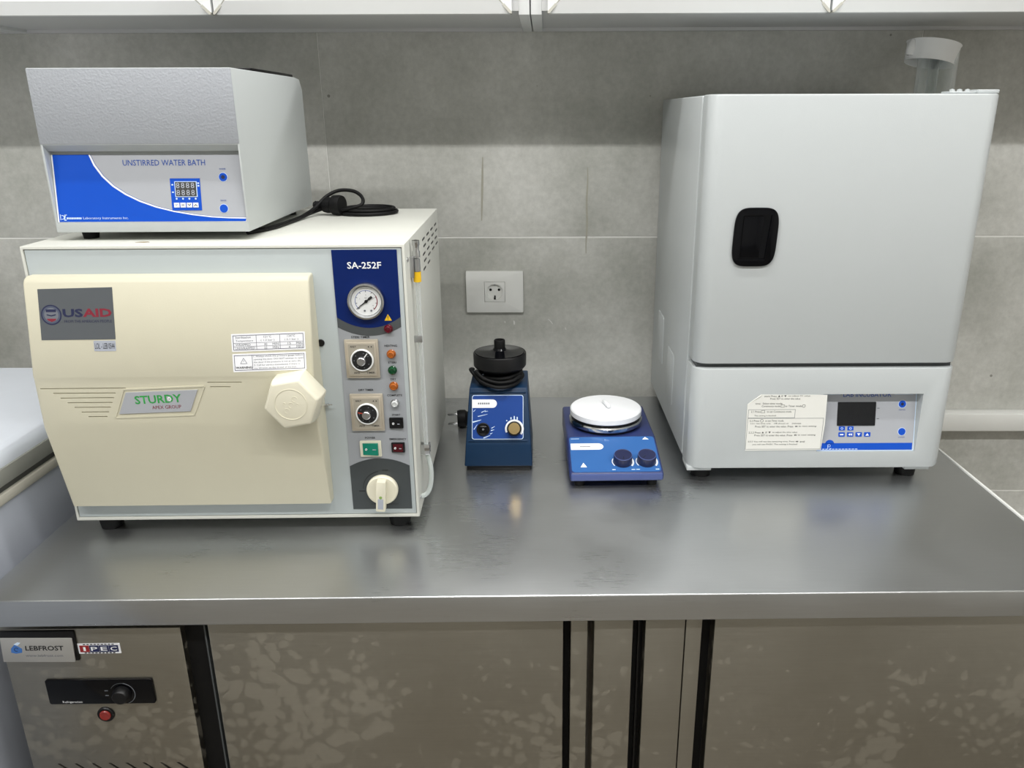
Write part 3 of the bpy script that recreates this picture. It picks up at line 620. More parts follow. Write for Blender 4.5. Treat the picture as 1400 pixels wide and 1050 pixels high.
plate('grip', HS, rrect(-.0068, .0068, -.0285, .0195, .0018), .0080, .0195, 'ivory2', sk, b=.0016)
plate('grip_sticker', HS, rect(-.0040, .0040, -.0245, -.0080), .0195, .0198, 'lolg', sk); plate('grip_dot', HS, circ(0, -.0055, .0022, 12), .0195, .0199, mat('dot_green', '7FA052', .5), sk)
ring('scale_arc', CS, .4612, .0475, .0285, .0293, .0009, .0011, 'txt', cpn, 100, 178)
text('lettering', 'FUNCTION SWITCH', CS, .4625, .0222, .0024, 'txt', cpn, width=.040, t=.0011)
for a, s in ((80, .0045), (186, .0045)):
    c_, s_ = math.cos(math.radians(a)) * .031, math.sin(math.radians(a)) * .031
    plate('scale_mark', CS, rect(.4612 + c_ - s, .4612 + c_ + s, .0475 + s_ - .0007, .0475 + s_ + .0007), .0009, .0011, 'txt', cpn)
# right-hand side: slots, sight tube and drain hose
for k in range(5):
    for i in range(4):
        y = .185 + .058 * i + (.012 if k % 2 else 0); z = .389 - .0118 * k
        if k == 4 and i > 1: continue
        plate('vent_slot', Surf((AW, 0, 0), (0, 1, 0), (0, 0, 1)), rrect(y, y + .030, z - .0016, z + .0016, .0014, 3), -.001, .0004, 'black', ac)
tx, ty = AW + .0085, .048
ZS = Surf((0, 0, 0), (1, 0, 0), (0, 1, 0))
sg = lathe('sight_tube', ZS, tx, ty, [(.0036, .090), (.0036, .388)], 'clear', ac, 14)
lathe('tube_cap', ZS, tx, ty, [(0, .386), (.0055, .386), (.0055, .394), (.0046, .396), (.0046, .402), (.0055, .404), (.0055, .410), (0, .411)], 'chrome', sg, 18)
lathe('tube_band', ZS, tx, ty, [(.0037, .3510), (.0056, .3510), (.0056, .3655), (.0037, .3655)], 'yellow', sg, 18)
box('tube_bracket', AW, tx - .003, ty - .0085, ty - .0045, .358, .388, 'alu', sg, b=.0006); lathe('tube_sleeve', ZS, tx, ty, [(.0038, .366), (.0052, .366), (.0052, .384), (.0038, .384)], 'alu', sg, 18)
box('tube_clip', AW, tx + .003, ty - .006, ty - .0035, .262, .272, 'alu', sg, b=.0005); box('tube_clip', AW, tx + .006, ty - .0075, ty - .0035, .084, .100, 'chrome', sg, b=.0008); box('tube_clip', AW, tx + .006, ty + .0035, ty + .0065, .084, .100, 'chrome', sg, b=.0008)
tube('drain_hose', [(tx, ty, .100), (tx + .001, ty, .085), (tx + .006, ty - .004, .062), (tx + .006, ty - .010, .040), (tx + .0005, ty - .016, .024), (AW - .003, ty - .022, .020)], .0037, 'hose', ac)
lathe('side_screw', Surf((AW, 0, 0), (0, 1, 0), (0, 0, 1)), .016, .388, [(.0035, 0), (.0035, .0010), (.0024, .0020), (0, .0020)], 'chrome', ac, 14); lathe('side_screw', Surf((AW, 0, 0), (0, 1, 0), (0, 0, 1)), .016, .025, [(.003, 0), (.003, .0010), (.0022, .0018), (0, .0018)], 'alu', ac, 14)
plate('paint_chip', Surf((.150, .030, AH), (1, 0, 0), (0, 1, 0)), [(-.009, -.001), (.004, -.003), (.010, 0), (.006, .004), (-.004, .003)], 0, .0004, 'brown', ac)

# ---------------------------------------------------------------- water bath on top of the autoclave
WZ = T + .024 + AH
wb = empty('water_bath', (-.677, -.598, WZ + .012), .022, 'white unstirred water bath standing on the autoclave', 'water bath')
BW, BD, BH = .266, .338, .213
body = prism_x('housing', [(0, 0), (BD, 0), (BD, BH - .018), (BD - .014, BH - .002), (BD - .04, BH), (0, BH)], 0, BW, 'wbside', wb, b=.0012)
bm = bmesh.new(); bm_prism(bm, [(-.02, .0135), (.0018, .0135), (.0150, .1035), (.0165, .107), (.0095, .108), (0, .1165), (-.02, .1165)], lambda p: (.0032, p[0], p[1]), lambda p: (BW - .0025, p[0], p[1]))
bmesh.ops.recalc_face_normals(bm, faces=bm.faces[:]); boolean(body, link('c', mesh_from(bm, 'c'), 'wbside', wb))
box('front_hood', .0003, BW - .0003, -.0008, .001, .1175, BH - .0006, 'hood', wb, b=.0006)
box('lid', .05, BW - .0015, .085, BD - .045, BH + .0002, BH + .0042, 'black', wb, b=.001)
for x in (.03, BW - .03):
    for y in (.03 if x < .1 else .10, BD - .04): lathe('foot', ZS, x, y, [(0, -.012), (.010, -.012), (.012, 0), (0, 0)], 'rubber', wb, 16)
th = math.hypot(.0132, .090)
PS = Surf((0, .0014, .0137), (1, 0, 0), (0, .0132, .090))
pnl = plate('control_panel', PS, rect(.0036, BW - .003, 0, .0905), -.0005, .0006, 'silverP', wb)
def swoosh(off):
    P = [(.0545, .0905), (.0600, .0760), (.0700, .0610), (.0830, .0480), (.0990, .0370), (.1180, .0275), (.1400, .0195), (.1640, .0135), (.1900, .0090), (.2150, .0060), (.2400, .0045), (.2628, .0040)]
    return [(u + off * .9, v + off * (.5 if i else 0)) for i, (u, v) in enumerate(P[:-1])] + [(.2628, .0040 + off * .6)]
plate('swoosh_line', PS, [(.0040, 0), (.2628, 0)] + list(reversed(swoosh(.0032))) + [(.0040, .0905)], .0006, .0007, 'btxt', pnl)
plate('swoosh_line', PS, [(.0040, 0), (.2628, 0)] + list(reversed(swoosh(.0025))) + [(.0040, .0905)], .0007, .0008, 'wtxt', pnl)
plate('blue_field', PS, [(.0060, .0005), (.2620, .0005)] + list(reversed(swoosh(0))) + [(.0060, .0905)], .0008, .0010, 'blue', pnl)
text('lettering', 'UNSTIRRED WATER BATH', PS, .1560, .0795, .0078, 'btxt', pnl, width=.112, t=.0009, off=.005)
dbx = plate('display_module', PS, rect(.1622, .2030, .0155, .0585), .0006, .0012, 'blue', pnl)
plate('display_frame', PS, rect(.1682, .1985, .0336, .0545), .0012, .0016, 'lblue', dbx); plate('display', PS, rect(.1692, .1975, .0345, .0537), .0016, .0018, mat('display_dark', '4A4A48', .2), dbx)
for v in (.0490, .0395):
    for i in range(4): text('digit', '8', PS, .1727 + .0067 * i, v, .0073, 'lolg', dbx, width=.0047, t=.0020)
for i in range(4):
    a = .1690 + i * .0087
    plate('key', PS, rect(a - .0036, a + .0036, .0195, .0258), .0012, .0017, 'wtxt', dbx); plate('key_mark', PS, circ(a + .0005, .0312, .0013, 8), .0012, .0015, 'lblue', dbx)
text('key_legend', 'SET', PS, .1690, .0227, .0022, 'btxt', dbx, width=.0045, t=.0019); plate('key_legend', PS, rect(.1757, .1797, .0215, .0238), .0017, .0019, 'silverP', dbx)
for a, sgn in ((.1864, -1), (.1951, 1)): plate('key_legend', PS, [(a - .0023, .0227 - sgn * .0010), (a, .0227 + sgn * .0012), (a + .0023, .0227 - sgn * .0010), (a + .0023, .0227 - sgn * .0022), (a, .0227), (a - .0023, .0227 - sgn * .0022)], .0017, .0019, 'txt', dbx)
for u, v in ((.1652, .0500), (.1652, .0400), (.2006, .0520), (.2006, .0485)): plate('key_mark', PS, rect(u - .0012, u + .0012, v - .0009, v + .0009), .0012, .0015, 'lblue', dbx)
for u, v, lamp1 in ((.2350, .0600, 1), (.2330, .0178, 0)):
    ring('button_halo', PS, u, v, .0056, .0062, .0006, .0008, 'lblue', pnl, n=24); b1 = plate('button', PS, circ(u, v, .0056), .0006, .0012, 'blue', pnl)
    if lamp1: plate('button_lamp', PS, circ(u, v, .0026, 12), .0012, .0016, 'navy', b1)
    text('lettering', 'POWER' if lamp1 else 'ON/OFF', PS, u, v + .0108, .0022, 'btxt', pnl, width=.0085, t=.0009)
text('lettering', 'Laboratory Instruments Inc.', PS, .0700, .0052, .0040, 'lblue', pnl, width=.062, t=.0012)
for i in range(9): plate('fine_print', PS, rect(.0165 + i * .0023, .0182 + i * .0023, .0042, .0066), .001, .0012, 'lblue', pnl)
ring('logo', PS, .0105, .0068, .0022, .0030, .001, .0012, 'lblue', pnl, -110, 110, 14); plate('logo', PS, rect(.0078, .0085, .003, .0108), .001, .0012, 'lblue', pnl)
plate('logo', PS, [(.0128, .0025), (.0160, .0025), (.0160, .0036), (.0140, .0036), (.0155, .0105), (.0140, .0105)], .001, .0012, 'lblue', pnl); plate('logo', PS, rect(.0135, .0170, .0095, .0104), .001, .0012, 'lblue', pnl)
# its mains lead, coiled on the autoclave
z0 = -.012 + .0036
lead = [(.245, .05, z0), (.265, .10, z0), (.272, .16, z0), (.276, .225, z0 + .001), (.288, .262, z0 + .010), (.305, .285, z0 + .028), (.325, .296, z0 + .037), (.350, .295, z0 + .036), (.366, .285, z0 + .027), (.368, .272, z0 + .016), (.350, .268, z0 + .010), (.325, .275, z0 + .004)]
cx_, cy_ = .372, .318
coil = []
for i in range(0, 40):
    a = -math.pi * .9 + i * math.pi / 6.2; rr = .0515 - .0007 * i * .55
    coil.append((cx_ + rr * math.cos(a), cy_ - .012 + rr * .95 * math.sin(a), z0 + (0 if i < 13 else (.0050 if i < 27 else .002))))
pc = tube('power_lead', lead + coil, .0031, 'rubber', wb, n=8, k=6)
tube('power_lead', [(.262, .09, z0), (.270, .15, z0), (.277, .215, z0 + .001), (.282, .255, z0 + .003), (.292, .277, z0 + .006), (.302, .283, z0 + .009)], .0034, 'rubber', wb, n=8)
PL = Surf((.300, .262, z0 + .011), (.25, .9, .1), (-.1, 0, 1))
def plug(parent, sf, pins=True, s=1.):
    p_ = lathe('plug', sf, 0, 0, [(0, -.020 * s), (.0055 * s, -.020 * s), (.0060 * s, -.004 * s), (.0125 * s, .0), (.0140 * s, .008 * s), (.0135 * s, .016 * s), (.0172 * s, .020 * s), (.0178 * s, .030 * s), (.0165 * s, .036 * s), (0, .036 * s)], 'rubber', parent, 20)
    for k in range(4): lathe('strain_ridge', sf, 0, 0, [(.0058 * s, -.018 * s + k * .004), (.0072 * s, -.017 * s + k * .004), (.0058 * s, -.0155 * s + k * .004)], 'rubber', p_, 14)
    if pins:
        for u in (-.0095, .0095): lathe('pin', sf, u, 0, [(.0024, .036), (.0024, .053), (.0016, .055), (0, .055)], 'chrome', p_, 12)
    return p_
nrm = Vector((.93, -.30, .02)).normalized(); uu = Vector((.25, .9, .1)); uu = (uu - nrm * uu.dot(nrm)).normalized(); vv = nrm.cross(uu)
plug(wb, Surf((.300, .285, z0 + .0135), uu, vv), pins=False, s=.98)

# ---------------------------------------------------------------- vortex mixer
vx = empty('vortex_mixer', (-.1437, -.4198, T), .01, 'petrol blue vortex mixer with black round head', 'mixer')
def taper_prism(name, yz, xw, m, parent, b):   # yz profile, half-width by height
    bm = bmesh.new(); A = [bm.verts.new((.0604 - xw(z), y, z)) for y, z in yz]; B = [bm.verts.new((.0604 + xw(z), y, z)) for y, z in yz]; n = len(yz)
    bm.faces.new(A); bm.faces.new(list(reversed(B)))
    for i in range(n): bm.faces.new((A[i], B[i], B[(i + 1) % n], A[(i + 1) % n]))
    bmesh.ops.recalc_face_normals(bm, faces=bm.faces[:]); bev(bm, b, 3); return link(name, mesh_from(bm, name), m, parent, smooth=35)
hw = lambda z: .0602 - (z - .009) / .128 * .0085
vb = taper_prism('housing', [(0, .009), (.145, .009), (.142, .142), (.048, .140), (.006, .048)], hw, 'vortex', vx, .002)
box('base_plate', .004, .117, .004, .140, .0, .009, 'black', vx, b=.001)
VS = Surf((.0604, .006, .048), (1, 0, 0), (0, .042, .092))
frv = [plate('panel_rim', VS, r_, 0, .0018, 'vortex', vx, b=.0005) for r_ in (rect(-.052, .052, .0055, .0085), rect(-.049, .049, .0915, .0945))]
vp = plate('control_panel', VS, rrect(-.0465, .0445, .0095, .0880, .004), .0002, .0010, 'lblue', vx)
plate('panel_field', VS, rrect(-.0455, .0435, .0105, .0870, .0035), .001, .0012, 'vpanel', vp)
plate('name_strip', VS, [(-.0465, .0652), (-.010, .0652)] + [(-.010 + .0075 * math.sin(math.radians(a)), .0727 - .0075 * math.cos(math.radians(a))) for a in range(15, 180, 15)] + [(-.010, .0802), (-.0465, .0802)], .0012, .0015, 'wtxt', vp)
for i in range(6): plate('fine_print', VS, rect(-.036 + i * .0036, -.0335 + i * .0036, .0713, .0745), .0015, .0017, 'grtxt', vp)
for a, b_, w in (((-.030, .0570), (-.022, .0610), .0007), ((-.024, .0585), (-.018, .0595), .0006), ((-.036, .0500), (-.019, .0540), .0007), ((-.045, .0400), (-.030, .0440), .0012), ((-.043, .0270), (-.037, .0360), .0006), ((-.044, .0585), (-.040, .0625), .0005), ((-.012, .0290), (-.006, .0325), .0008), ((-.013, .0250), (-.007, .0265), .0008), ((-.014, .0190), (-.010, .0210), .0008), ((-.026, .0120), (-.014, .0165), .0009)):
    d = Vector((b_[0] - a[0], b_[1] - a[1])).normalized() * w
    plate('scratch', VS, [(a[0] + d.y, a[1] - d.x), (b_[0] + d.y * .3, b_[1] - d.x * .3), (b_[0] - d.y * .3, b_[1] + d.x * .3), (a[0] - d.y, a[1] + d.x)], .0012, .0014, 'lblue', vp)
vk = lathe('power_switch', VS, -.0265, .0270, [(.0118, .0012), (.0118, .003), (.0100, .0042), (.0082, .0028), (0, .0028)], 'black', vx, 28)
plate('rocker', VS, rrect(-.0335, -.0195, .0215, .0325, .003), .0028, .0048, 'gloss', vk, b=.0006); ring('mark', VS, -.0265, .0270, .0010, .0016, .0048, .005, 'lolg', vk, n=12)
ring('dial_scale', VS, .0285, .0280, .0125, .0165, .0012, .0014, 'wtxt', vp, -40, 205, 30)
for u, v, h in ((.0225, .0465, .004), (.0283, .0475, .006), (.0335, .0465, .005), (.0150, .0425, .002)): plate('scale_mark', VS, rect(u - .001, u + .001, v - h / 2, v + h / 2), .0012, .0014, 'lblue', vp)
vk = lathe('speed_knob', VS, .0285, .0280, [(.0130, .0012), (.0130, .009), (.0125, .0125), (.0108, .0128), (0, .0128)], 'black', vx, 28)
lathe('knob_cap', VS, .0285, .0280, [(.0105, .0128), (.0100, .0138), (0, .0138)], 'brass', vk, 28)
HX, HY = .0622, .086
lathe('neck', ZS, HX, HY, [(.030, .139), (.030, .160), (.036, .172), (0, .172)], 'black', vx, 28)
hd = lathe('shaker_head', ZS, HX, HY, [(.020, .166), (.0445, .168), (.0475, .172), (.0478, .1935), (.0465, .1955), (.0455, .1950), (0, .1950)], 'black', vx, 40)
lathe('head_plate', ZS, HX, HY, [(.0440, .1950), (.0440, .1962), (.018, .1975), (.0125, .1995), (.0105, .2030), (0, .2030)], 'gloss', hd, 36)
lathe('rubber_cup', ZS, HX, HY, [(.0100, .2030), (.0100, .2165), (.0092, .2180), (.0072, .2180), (.0062, .2120), (0, .2110)], 'rubber', hd, 24)
wrap = []
for i in range(30):
    a = -2.6 + i * .52; rr = .0395 + .0018 * math.sin(i * 1.7)
    wrap.append((HX + rr * math.cos(a), HY + rr * math.sin(a), .1470 + .0055 * (i / 12) + .0028 * math.sin(a * 1.0 + .8)))
tube('power_lead', [(.010, .125, .150), (.008, .100, .158), (.012, .072, .163)] + wrap, .0034, 'rubber', vx, n=8, k=5)
tube('power_lead', [(.0205, .066, .160), (.030, .047, .152), (.055, .034, .146), (.078, .037, .1455), (.094, .055, .147), (.100, .078, .152)], .0034, 'rubber', vx, n=8, k=6)
tube('power_lead', [(.020, .060, .168), (.035, .046, .158), (.060, .040, .152), (.085, .046, .153), (.098, .062, .158)], .0033, 'rubber', vx, n=8, k=6)
PX = Surf((.003, .190, .0182), (0, 1, 0), (0, 0, 1))
nrm = Vector((-1, -.08, -.03)).normalized(); uu = Vector((-.05, .55, .83)); uu = (uu - nrm * uu.dot(nrm)).normalized(); vv = nrm.cross(uu)
plug(vx, Surf((.004, .212, .0185), uu, vv))
tube('power_lead', [(.022, .2135, .0188), (.036, .214, .014), (.06, .215, .006), (.085, .20, .0045), (.090, .17, .008), (.088, .140, .020)], .0034, 'rubber', vx, n=8)

# ---------------------------------------------------------------- magnetic stirrer
sr = empty('magnetic_stirrer', (.1205, -.487, T), .03, 'indigo blue magnetic stirrer with round steel hotplate and two knobs', 'stirrer')
hwid = .0795
sbody = prism_x('housing', [(0, .0125), (0, .0275), (.100, .0535), (.255, .0535), (.255, .0125)], -hwid, hwid, 'stir', sr, b=.0045, seg=3)
box('front_lip', -.0770, .0770, -.0006, .004, .0150, .0262, 'stirlip', sr, b=.0008)
SS = Surf((0, 0, .0275), (1, 0, 0), (0, .100, .026)); sl = math.hypot(.1, .026)
spn = plate('control_panel', SS, rrect(-.0755, .0755, .004, sl - .003, .006), -.0005, .0007, 'spanel', sr)
plate('name_strip', SS, [(-.0740, .064), (-.0255, .064)] + [(-.0255 + .0088 * math.sin(math.radians(a)), .0728 - .0088 * math.cos(math.radians(a))) for a in range(15, 180, 15)] + [(-.0255, .0816), (-.0740, .0816)], .0007, .0010, 'wtxt', spn)
for i in range(7): plate('fine_print', SS, rect(-.0575 + i * .0026, -.0557 + i * .0026, .0712, .0740), .001, .0012, 'grtxt', spn)
plate('fine_print', SS, rect(-.0725, -.058, .0948, .0958), .0007, .0009, 'lblue', spn)
plate('warning_sign', SS, [(-.0605, .0165), (-.0495, .0165), (-.0550, .0285)], .0007, .0010, 'wtxt', spn); plate('warning_sign', SS, [(.0545, .0915), (.0660, .0915), (.0600, .0985)], .0007, .0010, 'wtxt', spn)
for u, name, ind in ((.0125, 'stir_knob', 270), (.0535, 'heat_knob', 225)):
    ring('dial_scale', SS, u, .0300, .0166, .0198, .0007, .0009, 'wtxt', spn, -38, 30, 14); ring('dial_scale', SS, u, .0300, .0170, .0185, .0007, .0009, 'wtxt', spn, 150, 215, 14)
    k_ = lathe(name, SS, u, .0300, [(.0160, .0007), (.0160, .012), (.0157, .0155), (.0145, .0163), (.0140, .0158), (0, .0158)], 'sknob', sr, 32)
    ring('knob_rim', SS, u, .0300, .0146, .0154, .0155, .0166, 'stirlip', k_)
    c_, s_ = math.cos(math.radians(ind)), math.sin(math.radians(ind))
    plate('pointer', SS, [(u + c_ * .004 - s_ * .0005, .03 + s_ * .004 + c_ * .0005), (u + c_ * .011 - s_ * .0005, .03 + s_ * .011 + c_ * .0005), (u + c_ * .011 + s_ * .0005, .03 + s_ * .011 - c_ * .0005), (u + c_ * .004 + s_ * .0005, .03 + s_ * .004 - c_ * .0005)], .0158, .0161, 'txt', k_)
    for i in range(4): plate('fine_print', SS, rect(u + .000 + i * .0024, u + .0018 + i * .0024, .0525, .0552), .0007, .0009, 'lblue', spn)
    for du in (-.017, .016): plate('fine_print', SS, rect(u + du - .003, u + du + .003, .0085, .0103), .0007, .0009, 'lblue', spn)
for x in (-.062, .062):
    for y in (.018, .235): lathe('foot', ZS, x, y, [(0, 0), (.0085, 0), (.0095, .0130), (0, .0130)], 'rubber', sr, 16)
lathe('plate_collar', ZS, -.0035, .165, [(.062, .0535), (.062, .058), (0, .058)], 'black', sr, 40)
lathe('heating_plate', ZS, -.0035, .165, [(0, .058), (.0655, .058), (.0675, .0605), (.0675, .0655), (.0655, .0680), (0, .0680)], 'chrome', sr, 56)
lathe('plate_gap', ZS, -.0035, .165, [(0, .068), (.063, .068), (.063, .0725), (0, .0725)], 'black', sr, 48)
dc = lathe('round_cover_disc', Surf((.112, -.322, T), (1, 0, 0), (0, 1, 0)), 0, 0, [(0, .0727), (.0645, .0727), (.0660, .0742), (.0660, .0830), (.0640, .0850), (.0625, .0852), (0, .0852)], 'ceram', None, 64)
tag(dc, 'white round ceramic disc lying on the stirrer hotplate', 'disc')
# stir bar: a capsule
a = Vector((.1105, -.304, T + .0896)); b_ = Vector((.1165, -.330, T + .0896)); dd = (b_ - a).normalized()
bm = bmesh.new(); n = 14; rows = []; rad = .0041; xs_ = dd.cross(Vector((0, 0, 1))).normalized(); ys_ = xs_.cross(dd)
for s_, c0 in [(-math.sin(math.radians(t_)), a) for t_ in (90, 65, 40, 15)] + [(math.sin(math.radians(t_)), b_) for t_ in (15, 40, 65, 90)]:
    rr = max(.0002, rad * math.sqrt(max(0, 1 - s_ * s_))); ctr = c0 + dd * rad * s_
    rows.append([bm.verts.new(ctr + (xs_ * math.cos(2 * math.pi * i / n) + ys_ * math.sin(2 * math.pi * i / n)) * rr) for i in range(n)])
for A_, B_ in zip(rows, rows[1:]):
    for i in range(n): bm.faces.new((A_[i], A_[(i + 1) % n], B_[(i + 1) % n], B_[i]))
bm.faces.new(rows[0]); bm.faces.new(rows[-1])
tag(link('stir_bar', mesh_from(bm, 'stir_bar'), 'ceram', smooth='all'), 'small white capsule stir bar lying on the round disc', 'stir bar')

# ---------------------------------------------------------------- incubator
IW, IH, ID = .435, .604, .440
ic = empty('incubator', (.243, -.463, T + .025), .012, 'tall white laboratory incubator with black recessed door handle', 'incubator')
box('cabinet_shell', -.002, IW - .002, .052, ID, .004, IH - .001, 'inc', ic, b=.003)
def bow(name, z0, z1, y1, m, rr=.024, e=.0015):  # slab with rounded vertical front edges
    P = [(IW, y1), (0, y1)] + [(rr - rr * math.cos(math.radians(t_)), rr - rr * math.sin(math.radians(t_))) for t_ in range(0, 91, 10)] + [(IW - rr + rr * math.sin(math.radians(t_)), rr - rr * math.cos(math.radians(t_))) for t_ in range(0, 91, 10)]
    bm = bmesh.new(); bm_prism(bm, P, lambda p: (p[0], p[1], z0), lambda p: (p[0], p[1], z1)); bmesh.ops.recalc_face_normals(bm, faces=bm.faces[:])
    bev(bm, e, 2, [ed for ed in bm.edges if abs(ed.verts[0].co.z - ed.verts[1].co.z) < 1e-6]); return link(name, mesh_from(bm, name), m, ic, smooth=30)
idoor = bow('door', .1875, IH, .050, 'inc', e=.003)
box('door_gasket', .006, IW - .008, .012, .052, .178, .190, 'dgrey', ic)
base = bow('base_front', 0, .1795, .0518, 'inc', e=.003)
bm = bmesh.new(); bm_prism(bm, [(-.02, .0300), (.0015, .0300), (.0200, .1345), (-.02, .1345)], lambda p: (.2170, p[0], p[1]), lambda p: (.3845, p[0], p[1]))
bmesh.ops.recalc_face_normals(bm, faces=bm.faces[:]); boolean(base, link('c', mesh_from(bm, 'c'), 'inc', ic))
IS = Surf((0, .0015, .0300), (1, 0, 0), (0, .0185, .1045)); il = math.hypot(.0185, .1045)
ip = plate('control_panel', IS, rrect(.2176, .3828, .0010, il - .0006, .002), -.0005, .0006, 'lblue', ic)
plate('panel_field', IS, rrect(.2182, .3812, .0030, il - .0006, .002), .0006, .0008, 'silverP', ip)
plate('blue_strip', IS, rect(.2182, .3800, .0030, .0150), .0008, .0010, 'blue', ip)
plate('blue_strip', IS, [(.2395 + .0078 * math.cos(math.radians(t_)), .0130 + .0078 * math.sin(math.radians(t_))) for t_ in range(0, 181, 15)], .0008, .0010, 'blue', ip)
plate('logo', IS, rect(.2362, .2370, .0055, .0125), .001, .0012, 'lblue', ip); ring('logo', IS, .2388, .0105, .0018, .0024, .001, .0012, 'lblue', ip, n=12); plate('logo', IS, rect(.2405, .2428, .0055, .0062), .001, .0012, 'lblue', ip)
for i in range(12): plate('fine_print', IS, rect(.2215 + i * .0056, .2255 + i * .0056, .0040, .0052), .001, .0012, 'lblue', ip)
text('lettering', 'LAB INCUBATOR', IS, .2990, .0985, .0080, 'btxt', ip, width=.081, t=.0010, off=.008)
for a0_, a1_ in ((.2230, .2540), (.3450, .3760)): plate('rule', IS, rect(a0_, a1_, .0982, .0987), .0008, .0010, 'lblue', ip)
plate('display', IS, rrect(.2500, .3145, .0452, .0860, .001), .0008, .0018, mat('display_black', '15171B', .18), ip)
for k, u in enumerate((.2590, .2735, .2880, .3025)):
    plate('key', IS, rrect(u - .0054, u + .0054, .0262, .0338, .001), .0008, .0013, 'blue', ip)
    for q_ in ([(u - .003, .0288), (u + .003, .0288), (u + .003, .0310), (u - .003, .0310)],) if k == 0 else ([(u - .0035, .030), (u, .0322), (u, .0278)], [(u - .0002, .030), (u + .0033, .0322), (u + .0033, .0278)]) if k == 1 else ([(u - .003, .0320), (u + .003, .0320), (u, .0278)],) if k == 2 else ([(u - .003, .0280), (u + .003, .0280), (u, .0322)],): plate('key_legend', IS, q_, .0013, .0015, 'wtxt', ip)
for u in (.2590, .2735):
    plate('key', IS, rrect(u - .0052, u + .0052, .0370, .0440, .001), .0008, .0013, 'blue', ip); ring('key_legend', IS, u, .0405, .0014, .0021, .0013, .0015, 'lblue', ip, n=12)
for u, v, l_ in ((.3590, .0820, 1), (.3610, .0345, 0)):
    ring('button_halo', IS, u, v, .0062, .0070, .0008, .0010, 'lblue', ip, n=24); q_ = plate('button', IS, circ(u, v, .0062), .0008, .0013, 'blue', ip)
    if l_: plate('button_lamp', IS, circ(u, v, .0026, 12), .0013, .0016, 'navy', q_)
    text('lettering', 'HEATING' if l_ else 'ON/OFF', IS, u, v - .0098, .0022, 'btxt', ip, width=.0110, t=.0010)
for v in (.0750, .0570): plate('rule', IS, rect(.3170, .3210, v - .0007, v + .0007), .0008, .0010, 'grtxt', ip)
# instruction sheet, its upper left corner folded over
QS = Surf((0, -.0003, 0))
sh = plate('instruction_sheet', QS, [(.0955, .0335), (.2240, .0345), (.2262, .0800), (.2245, .1335), (.1140, .1345), (.0930, .1175), (.0940, .0700)], 0, .0005, 'paper', ic)
plate('folded_corner', Surf((.1035, -.0009, .1260), (.80, -.1, .64), (-.45, -.35, .60)), [(-.0135, 0), (.0150, 0), (.0015, -.0120)], 0, .0008, 'paper', sh)
def para(v, segs, cap=.0032):
    for s, u, w in segs: text('lettering', s, QS, u + w / 2, v, cap, 'txt', sh, width=w, t=.0007)
def pt_tri(u, v, up): plate('print_arrow', QS, [(u - .0019, v - .0014 * up), (u + .0019, v - .0014 * up), (u, v + .0016 * up)], .0005, .0007, 'txt', sh)
def ff(u, v):
    for q_ in (0, .0021): plate('print_arrow', QS, [(u + q_ - .0012, v), (u + q_ + .0009, v + .0014), (u + q_ + .0009, v - .0014)], .0005, .0007, 'txt', sh)
para(.1318, [('ature: Press', .1200, .020), ('or', .1480, .003), ('to adjust SV value', .1600, .036)]); pt_tri(.1445, .1318, 1); pt_tri(.1548, .1318, -1)
para(.1273, [('Press SET to enter the value', .1300, .050)])
para(.1188, [('time:  Select time mode', .1060, .045)]); para(.1142, [('Continuous mode', .1170, .031), ('or Timer mode', .1560, .028)])
ring('print_icon', QS, .1872, .1142, .0022, .0027, .0005, .0007, 'txt', sh, n=14); frame_lines(sh, QS, .1490, .1548, .1118, .1166, .0004, .0005, 'txt')
frame_lines(sh, QS, .0955, .1740, .0930, .1082, .0005, .0005, 'grtxt')
para(.1043, [('2.1 Press', .1000, .016), ('to set Continuous mode', .1265, .041)]); frame_lines(sh, QS, .1170, .1230, .1020, .1066, .0004, .0005, 'txt'); para(.0968, [('The setting is finished', .1060, .036)])
frame_lines(sh, QS, .0955, .2230, .0360, .0925, .0005, .0005, 'grtxt')
para(.0880, [('2.2 Press', .0990, .016), ('to set Timer mode', .1250, .031)]); ring('print_icon', QS, .1195, .0880, .0022, .0027, .0005, .0007, 'txt', sh, n=14)
para(.0828, [('2.2.1 Set time unit:    HR (hour) or    (minute)', .1005, .085)]); para(.0776, [('Press SET to enter the value. Press', .1090, .064), ('to next setting', .1820, .030)]); ff(.1770, .0776)
para(.0668, [('2.2.2 Press', .0990, .020), ('or', .1270, .003), ('to adjust the time value', .1390, .042)]); pt_tri(.1228, .0668, 1); pt_tri(.1342, .0668, -1)
para(.0617, [('Press SET to enter the value. Press', .1090, .064), ('to next setting', .1820, .030)]); ff(.1770, .0617)
para(.0500, [('2.2.3 You will see the remaining time. Press', .0990, .079), ('and', .1870, .008)]); ff(.1810, .0500); para(.0448, [('you will see PV/SV. The setting is finished', .1070, .076)])
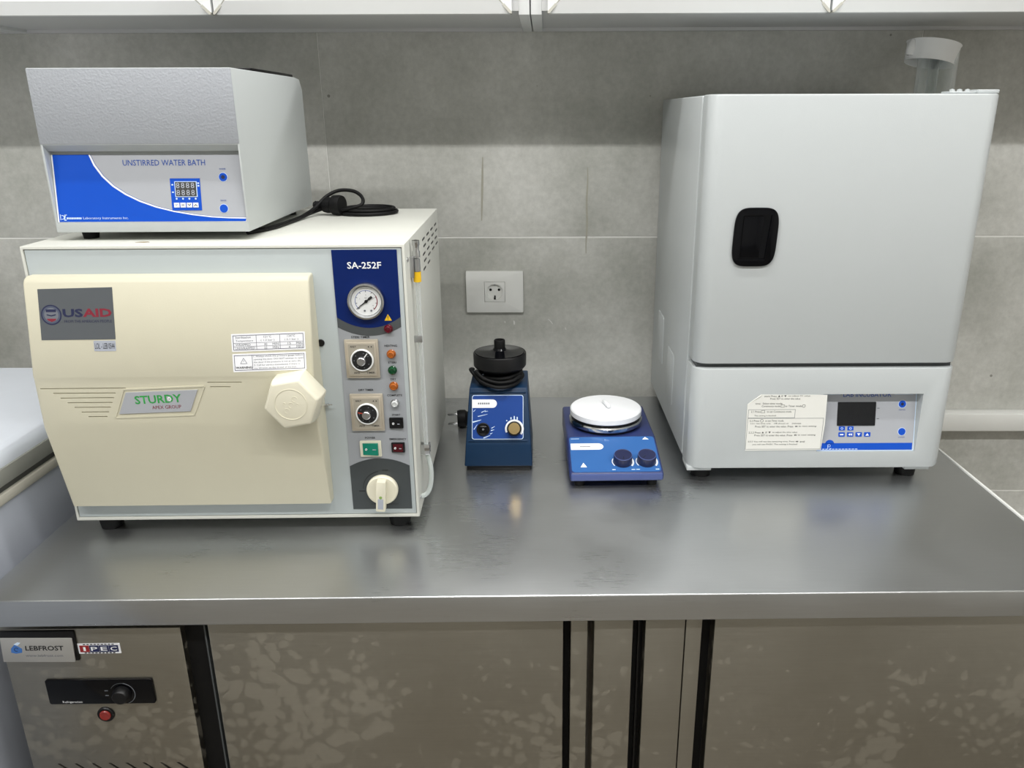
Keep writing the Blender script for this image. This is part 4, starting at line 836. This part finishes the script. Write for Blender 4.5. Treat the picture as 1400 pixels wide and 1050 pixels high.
# recessed black handle on the door
DS = Surf((.0822, -.0002, .3945))
ho = []
for t_ in range(0, 360, 6):
    a_ = math.radians(t_); c_, s_ = math.cos(a_), math.sin(a_); e = 2 / 4.2
    x_ = .0342 * math.copysign(abs(c_) ** e, c_); y_ = .0455 * math.copysign(abs(s_) ** e, s_); ho.append((x_ + y_ * .035, y_))
hdl = plate('handle', DS, ho, 0, .0042, 'gloss', ic, b=.0016)
ct = plate('c', DS, [(-.0235 - .002, -.0335), (.0190 - .002, -.0335), (.0235, .0345), (-.0205, .0345)], .0018, .02, 'gloss', ic); boolean(hdl, ct)
plate('latch', DS, [(-.0215, -.0315), (.0080, -.0315), (.0110, .0325), (-.0195, .0325)], .0019, .0030, 'gloss', hdl, b=.0005)
for x in (.012, IW - .048): box('foot_plate', x - .012, x + .03, .006, .05, -.006, .0015, 'inc', ic, b=.0008)
for x in (.030, IW - .045):
    for y in (.035, ID - .045): lathe('foot', ZS, x, y, [(0, -.025), (.0165, -.025), (.0185, -.0055), (0, -.0055)], 'rubber', ic, 20)
hg = box('hinge_plate', IW - .034, IW - .002, .014, .050, IH + .0004, IH + .0058, 'inc', ic, b=.001); box('hinge_arm', IW - .074, IW - .034, .018, .046, IH + .0004, IH + .0034, 'inc', ic, b=.001)
for x in (IW - .066, IW - .055, IW - .043): lathe('hinge_screw', ZS, x, .028, [(.0040, IH + .003), (.0036, IH + .006), (0, IH + .0072)], 'inc', hg, 14)
for (y_, z_) in ((.20, .10), (.33, .14)):
    sfI = Surf((-.002, 0, 0), (0, -1, 0), (0, 0, 1)); frame = rrect(-y_ - .04, -y_ + .03, z_ - .05, z_ + .05, .006)
    plate('side_cover', sfI, frame, -.001, .0006, 'inc', ic, b=.0003)

# clear tube with a white collar on top of the incubator
IZ = T + .025 + IH
tb = empty('clear_tube', (.732, -.10, IZ), 0, 'clear plastic tube with white collar standing on the incubator', 'tube')
lathe('tube_wall', ZS, .005, 0, [(.0350, 0), (.0350, .092), (.0335, .092), (.0335, .002), (0, .002)], 'clear2', tb, 36)
lathe('inner_tube', ZS, -.001, .0, [(.0095, .002), (.0095, .085)], 'hose2', tb, 18)
cn = Vector((.17, .10, 1)).normalized(); cu_ = Vector((1, 0, -.17)).normalized()
KC = Surf((-.011, 0, .060), cu_, cn.cross(cu_))
lathe('collar', KC, 0, 0, [(.0440, .0), (.0468, .033), (.0485, .0355), (.0465, .0355), (.0430, .002), (.0440, .0)], 'collar', tb, 40)
lathe('collar_knob', KC, -.0450, -.012, [(.0060, .006), (.0090, .014), (.0070, .026), (.004, .034), (0, .035)], 'collar', tb, 14)
